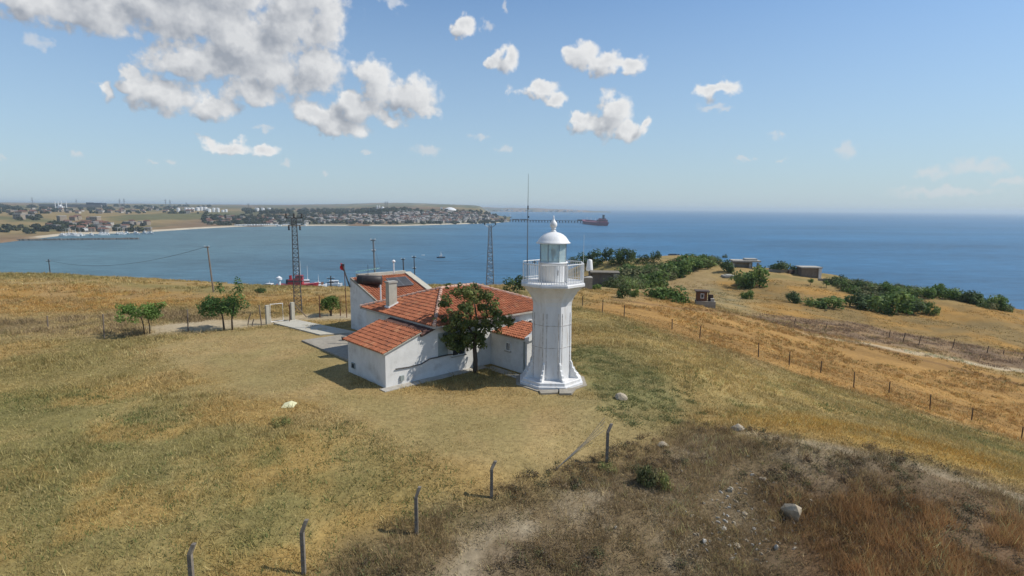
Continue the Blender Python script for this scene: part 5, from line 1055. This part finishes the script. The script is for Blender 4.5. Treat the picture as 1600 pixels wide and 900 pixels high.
a, b = seapt(765, 340), seapt(799, 340.2); d = b - a; J = thing('breakwater', 'thin far breakwater beyond the headland tip', 'breakwater', a, math.atan2(d[1], d[0])); MB().box((math.hypot(d[0], d[1]) / 2, 0, 2), (math.hypot(d[0], d[1]), 14, 7)).build('mound', NAVY, J); MB().tube([(math.hypot(d[0], d[1]) - 8, 0, 4), (math.hypot(d[0], d[1]) - 8, 0, 24)], 1.6, 8).build('light_post', DECKW, J)
# near breakwater of the small marina
a, b = seapt(-60, 377), seapt(216, 373.8); m = MB(); rr_ = random.Random(9); n = 90
for i in range(n):
    q = a + (b - a) * (i + .5) / n; s_ = rr_.uniform(2.0, 3.2); m.box((q[0], q[1], SEA + .5), (s_ * 2.6, s_ * 1.9, 3.2 + rr_.random()), rr_.random() * 3, 0, .6)
t = thing('marina_breakwater', 'long dark rock breakwater across the marina at the far left', 'breakwater', (0, 0, 0)); m.build('boulders', mat('dark_stone', (.085, .085, .08), (.14, .135, .12), .3, .9), t, 'stuff'); q = a + (b - a) * .03; MB().box((q[0], q[1], SEA + 2.4), (16, 8, 4.5)).build('pier_head', NAVY, t)

# ------------------------------------------------------------------ the far shore: houses, tanks, mosque, trees
HW_ = [mat('far_wall_white', (.48, .45, .39), (.33, .30, .26), .05, .9), mat('far_wall_cream', (.31, .25, .185), (.24, .20, .15), .05, .9), mat('far_wall_grey', (.24, .22, .20), (.19, .175, .16), .05, .9)]
HR_ = [mat('far_roof_red', (.20, .095, .065), (.15, .075, .05), .4, .9), mat('far_roof_grey', (.28, .26, .24), (.36, .34, .31), .4, .9), mat('far_roof_white', (.50, .49, .46), (.42, .41, .39), .4, .9)]
def house_mesh(w, d, h, wm, rm_, gable):
    m = MB(); m.box((0, 0, h / 2 - 1), (w, d, h + 2), 0, 0)
    if gable: m.prism([(-w / 2 - .4, -d / 2 - .4, h + .01), (-w / 2 - .4, d / 2 + .4, h + .01), (-w / 2 - .4, 0, h + d * .28)], (w + .8, 0, 0), 1)
    else: m.box((0, 0, h + .31), (w + .6, d + .6, .6), 0, 1)
    for i in range(3):
        for zz in ([.55] if h < 6 else [.28, .72]): m.box((-w * .3 + i * w * .3, -d / 2 - .02, h * zz), (w * .12, .10, 1.3), 0, 2)
    return m.mesh('house', [wm, rm_, DARKG])
HM = []
for wm in range(3):
    for rm_ in range(3): HM.append((house_mesh(10 + wm * 2, 9, 5.5 + 2.5 * ((wm + rm_) % 2), HW_[wm], HR_[rm_], rm_ == 0), ('white', 'cream', 'grey')[wm], ('red pitched', 'grey flat', 'white flat')[rm_]))
HR2 = random.Random(77)
def place_house(px, py, where, grp, s=1.0):
    p = farpt(px, py); me, wn_, rn_ = HM[HR2.choices(range(9), [6, 3, 3, 5, 2, 2, 3, 3, 1])[0]]
    return tag(link('house', me, None, p, HR2.uniform(-.6, .6), HR2.uniform(.75, 1.2) * s), f'{wn_} house with {rn_} roof {where}', 'house', f'{wn_} houses with {rn_} roofs {grp}')
def tri(px0, px1, f0, f1): return HR2.uniform(px0, px1), HR2.uniform(f0, f1)
for _ in range(105): px = HR2.triangular(500, 792, 690); place_house(px, 349 - abs(HR2.gauss(0, 1)) * 1.0 - HR2.random() * (15 if px > 600 else 11) * (1 - max(0, px - 730) / 90), 'in the dense town across the bay', 'in the dense town across the bay')
for _ in range(46): px = HR2.uniform(322, 480); place_house(px, HR2.uniform(342, 351.5) - (px < 400) * 2, 'on the wooded slope behind the pale beach', 'on the wooded slope behind the pale beach')
for _ in range(44): px = HR2.gauss(165, 40); px = min(max(px, 66), 232); place_house(px, HR2.uniform(350, 362.5), 'in the marina village at the far left', 'in the marina village at the far left')
for _ in range(60): px = HR2.uniform(6, 330); place_house(px, HR2.gauss(331, 2.2) + max(0, 20 - abs(px - 40)) * .4 * HR2.random(), 'on the ridge above the far left fields', 'scattered along the ridge at the far left')
for px, py in ((34, 343), (40, 338), (50, 341), (53, 337), (22, 333), (100, 346), (118, 345), (125, 343), (143, 344), (152, 347)): place_house(px, py, 'standing alone in the dry fields at the far left', 'standing alone in the far left fields', 1.3)
# the rest of the town, too many and too small to tell apart
tv = {}
mb = MB()
for _ in range(420):
    px = HR2.triangular(470, 792, 680); py = 349 - HR2.random() * (17 if px > 600 else 12) * (1 - max(0, px - 730) / 85); p = farpt(px, py); w, d, h = HR2.uniform(8, 15), HR2.uniform(8, 12), HR2.uniform(5, 10)
    mb.box((p[0], p[1], p[2] + h / 2 - 1), (w, d, h + 2), HR2.random() * 3, HR2.choice([0, 0, 1, 2])); mb.box((p[0], p[1], p[2] + h + .4), (w, d, .9), 0.0, HR2.choice([3, 3, 4, 5]), .5)
tag(mb.build('distant_houses', HW_ + HR_), kind='stuff')
mb = MB()
for i in range(70):
    px = 370 + i * 1.55 + HR2.random(); p = farpt(px, 352.6 if px > 440 else 353.0); mb.box((p[0], p[1], p[2] + 1.5), (HR2.uniform(5, 12), 4, 3.4))
tag(mb.build('beach_huts', DECKW), kind='stuff')
# white storage tanks
for i, (px, py, w, h, lab) in enumerate(((282, 331.5, 5, 6, 'white storage tank standing alone left of the tank farm'), (294, 331.5, 4.6, 6.3, 'first white tank of the left tank farm'), (299, 331.5, 4.4, 6.0, 'second white tank of the left tank farm'), (304, 330, 6, 5, 'third white tank of the left tank farm'), (312, 329.5, 6, 5, 'fourth white tank of the left tank farm'), (318, 329, 6, 5.2, 'tallest white tank in the middle of the tank farm'), (324, 329, 6, 5, 'white tank right of the tallest one in the tank farm'), (329, 331.5, 7, 5, 'wide white tank at the front of the tank farm'), (337, 331.5, 5, 6, 'white tank right of the wide front one'), (343.5, 331.5, 4.4, 6, 'narrow white tank near the right end of the tank farm'), (351, 331.5, 4, 3.2, 'low white tank at the right end of the tank farm'), (356, 331.5, 4, 4, 'last white tank at the right end of the tank farm'),
                                         (404, 330.5, 6.4, 5.2, 'left white tank of the separate group of three'), (413, 330.5, 5.4, 5.2, 'middle white tank of the separate group of three'), (423, 330.5, 6, 5.2, 'right white tank of the separate group of three'))):
    p = farpt(px, py); k = px2m(p); t = thing('storage_tank', lab, 'storage tank', p, 0, 'white storage tanks on the far shore'); R_ = w * k / 2; MB().lathe([(R_, -4), (R_, h * k)], 18).build('shell', DECKW, t); MB().lathe([(R_ * 1.02, h * k), (R_ * .6, h * k * 1.08), (.2, h * k * 1.11)], 18).build('tank_roof', DECKW, t)
p = farpt(703, 328.5); k = px2m(p); t = thing('domed_hall', 'large white domed hall above the town across the bay', 'hall', p, .1); w_ = 20 * k
MB().lathe([(w_ / 2, -3), (w_ / 2, .6 * k), (w_ * .44, 1.7 * k), (w_ * .34, 2.9 * k), (w_ * .22, 3.9 * k), (w_ * .1, 4.4 * k), (.5, 4.6 * k)], 24).build('dome_roof', DECKW, t, smooth=True); MB().box((-13 * k, 0, 2.2 * k), (3 * k, 4 * k, 5 * k)).build('side_tower', DECKW, t)
p = farpt(599, 328); k = px2m(p); t = thing('gas_sphere', 'white spherical tank on the ridge above the town', 'storage tank', p); MB().lathe([(2.6 * k * math.cos(q), 2.4 * k + 2.6 * k * math.sin(q)) for q in np.linspace(-1.2, 1.5, 10)], 14).build('sphere', DECKW, t, smooth=True); MB().lathe([(1.2 * k, -2), (1.2 * k, 1 * k)], 10).build('skirt', DECKW, t)
p = farpt(592, 327.5); k = px2m(p); t = thing('silo_pair', 'pair of thin white silos left of the spherical tank', 'silo', p)
for xx in (-1.6, 1.8): MB().lathe([(1.1 * k, -2), (1.1 * k, 5.5 * k), (.3 * k, 6.2 * k)], 10, (xx * k, 0, 0)).build('silo', DECKW, t)
p = farpt(100, 327); k = px2m(p); t = thing('mosque', 'white mosque with four slender minarets on the far left ridge', 'mosque', p); MB().box((0, 0, 1.6 * k), (8 * k, 7 * k, 5 * k)).build('prayer_hall', DECKW, t); MB().lathe([(2.6 * k, 4.1 * k), (2.5 * k, 5 * k), (1.7 * k, 6.4 * k), (.3 * k, 7.0 * k)], 14).build('dome', DECKW, t, smooth=True)
for sx_, sy_ in ((-5, -4), (5, -4), (-6.5, 4), (6.2, 4)): MB().tube([(sx_ * k, sy_ * k, -2), (sx_ * k, sy_ * k, 11 * k), (sx_ * k, sy_ * k, 13 * k)], [.6 * k, .5 * k, .05 * k], 8).build('minaret', DECKW, t)
p = farpt(120, 324); k = px2m(p); t = thing('factory', 'long grey factory block on the skyline right of the mosque', 'factory', p); MB().box((0, 0, 2.2 * k), (96 * k, 14 * k, 4.5 * k)).build('main_hall', HW_[2], t); MB().box((38 * k, 0, 5.0 * k), (20 * k, 10 * k, 4.2 * k)).build('boiler_house', NAVY, t); MB().box((26 * k, 0, 5.4 * k), (6 * k, 8 * k, 4.4 * k)).build('tower_block', NAVY, t)
for i, (px, yb, yt, lab) in enumerate(((57, 324, 308, 'tall far pylon left of the mosque on the skyline'), (125, 322, 311, 'far pylon behind the long factory'), (192, 324, 310.5, 'left one of the two far pylons right of the factory'), (199, 324, 310, 'right one of the two far pylons right of the factory'), (263, 325, 311, 'left one of the twin far pylons before the tank farm'), (270, 325, 312, 'right one of the twin far pylons before the tank farm'), (295, 325, 316, 'short far pylon above the tank farm'), (391, 326, 318, 'far mast left of the separate three tanks'), (603, 325, 314.5, 'left far mast on the ridge above the town'), (606, 325, 314.5, 'right far mast on the ridge above the town'))):
    p = farpt(px, yb); k = px2m(p); t = thing('far_pylon', lab, 'pylon', p, .2, 'distant pylons on the far shore'); h = (yb - yt) * k; h = min(h, 54 - p[2])
    m = MB(); w = .9 * k
    for s_ in (-1, 1): m.tube([(s_ * w, 0, -2), (0, 0, h)], .22 * k, 4)
    m.build('tower_legs', STEEL, t); MB().box((0, 0, h * .82), (3.2 * k, .3 * k, .35 * k)).build('crossarm', STEEL, t); MB().box((0, 0, h * .62), (2.8 * k, .3 * k, .35 * k)).build('crossarm', STEEL, t)
# moored boats of the marina
for i in range(34):
    px = HR2.uniform(98, 240) if i < 24 else HR2.uniform(96, 128); py = float(np.interp(px, [60, 240], [368.6, 362.6])) + HR2.uniform(.6, 2.6); p = seapt(px, py)
    vessel('moored_boat', 'small white boat moored in the marina at the far left', p, HR2.uniform(-.8, .8), HR2.uniform(8, 14), 3.6, DECKW, 2.0, [(-.1, 2.8, 4.5, 1.8, 2.2)], [(0, HR2.uniform(5, 13), .14)], group='white boats moored in the marina')
p = seapt(136, 364.5); vessel('yacht', 'biggest white motor yacht in the middle of the marina', p, 1.2, 26, 7, DECKW, 4, [(-.1, 5.5, 15, 4, 3.0), (-.12, 4.5, 9, 7, 2.6)], [(-.1, 6, .2)])
# trees of the far shore
cl = []; FT_ = []
def ft(n, a, b, c, d, rr0=3.5, rr1=8):
    for _ in range(n):
        px = HR2.uniform(a, b); py = HR2.uniform(c, d); p = farpt(px, py); FT_.append((p[0], p[1], p[2] + 2.0, HR2.uniform(rr0, rr1)))
ft(560, 480, 790, 332, 350.5, 4, 8); ft(260, 320, 480, 338, 352, 4, 9); ft(70, 60, 235, 352, 362.5, 4, 8); ft(14, 82, 104, 353, 357, 8, 12); ft(90, 0, 330, 327, 334, 4, 9); ft(240, 380, 640, 327, 335, 6, 14); ft(60, 0, 330, 322, 328, 8, 16); ft(16, 20, 70, 336, 345, 5, 9); ft(20, 0, 60, 355, 366, 3, 6); ft(40, 640, 760, 328, 334, 5, 9)
V, F, cc = leaves(FT_, 1.5, 2.9, [(.045, .058, .028), (.06, .07, .032), (.035, .045, .024)], 55, lt=1.0); tag(link('far_trees', np_mesh('far_trees', V, F, LEAF, cc)), kind='stuff')
wk = MB()
for i in range(60):
    px = HR2.uniform(700, 910); p = np.array([(px - 800) / FPX * 7650, 7650.0, SEA + HR2.uniform(3, 22)]); wk.box(p + [0, 0, 4], (HR2.uniform(15, 40), 20, HR2.uniform(8, 16)), 0, HR2.choice([0, 0, 1]))
tag(wk.build('far_coast_buildings', [DECKW, HW_[1]]), kind='stuff')
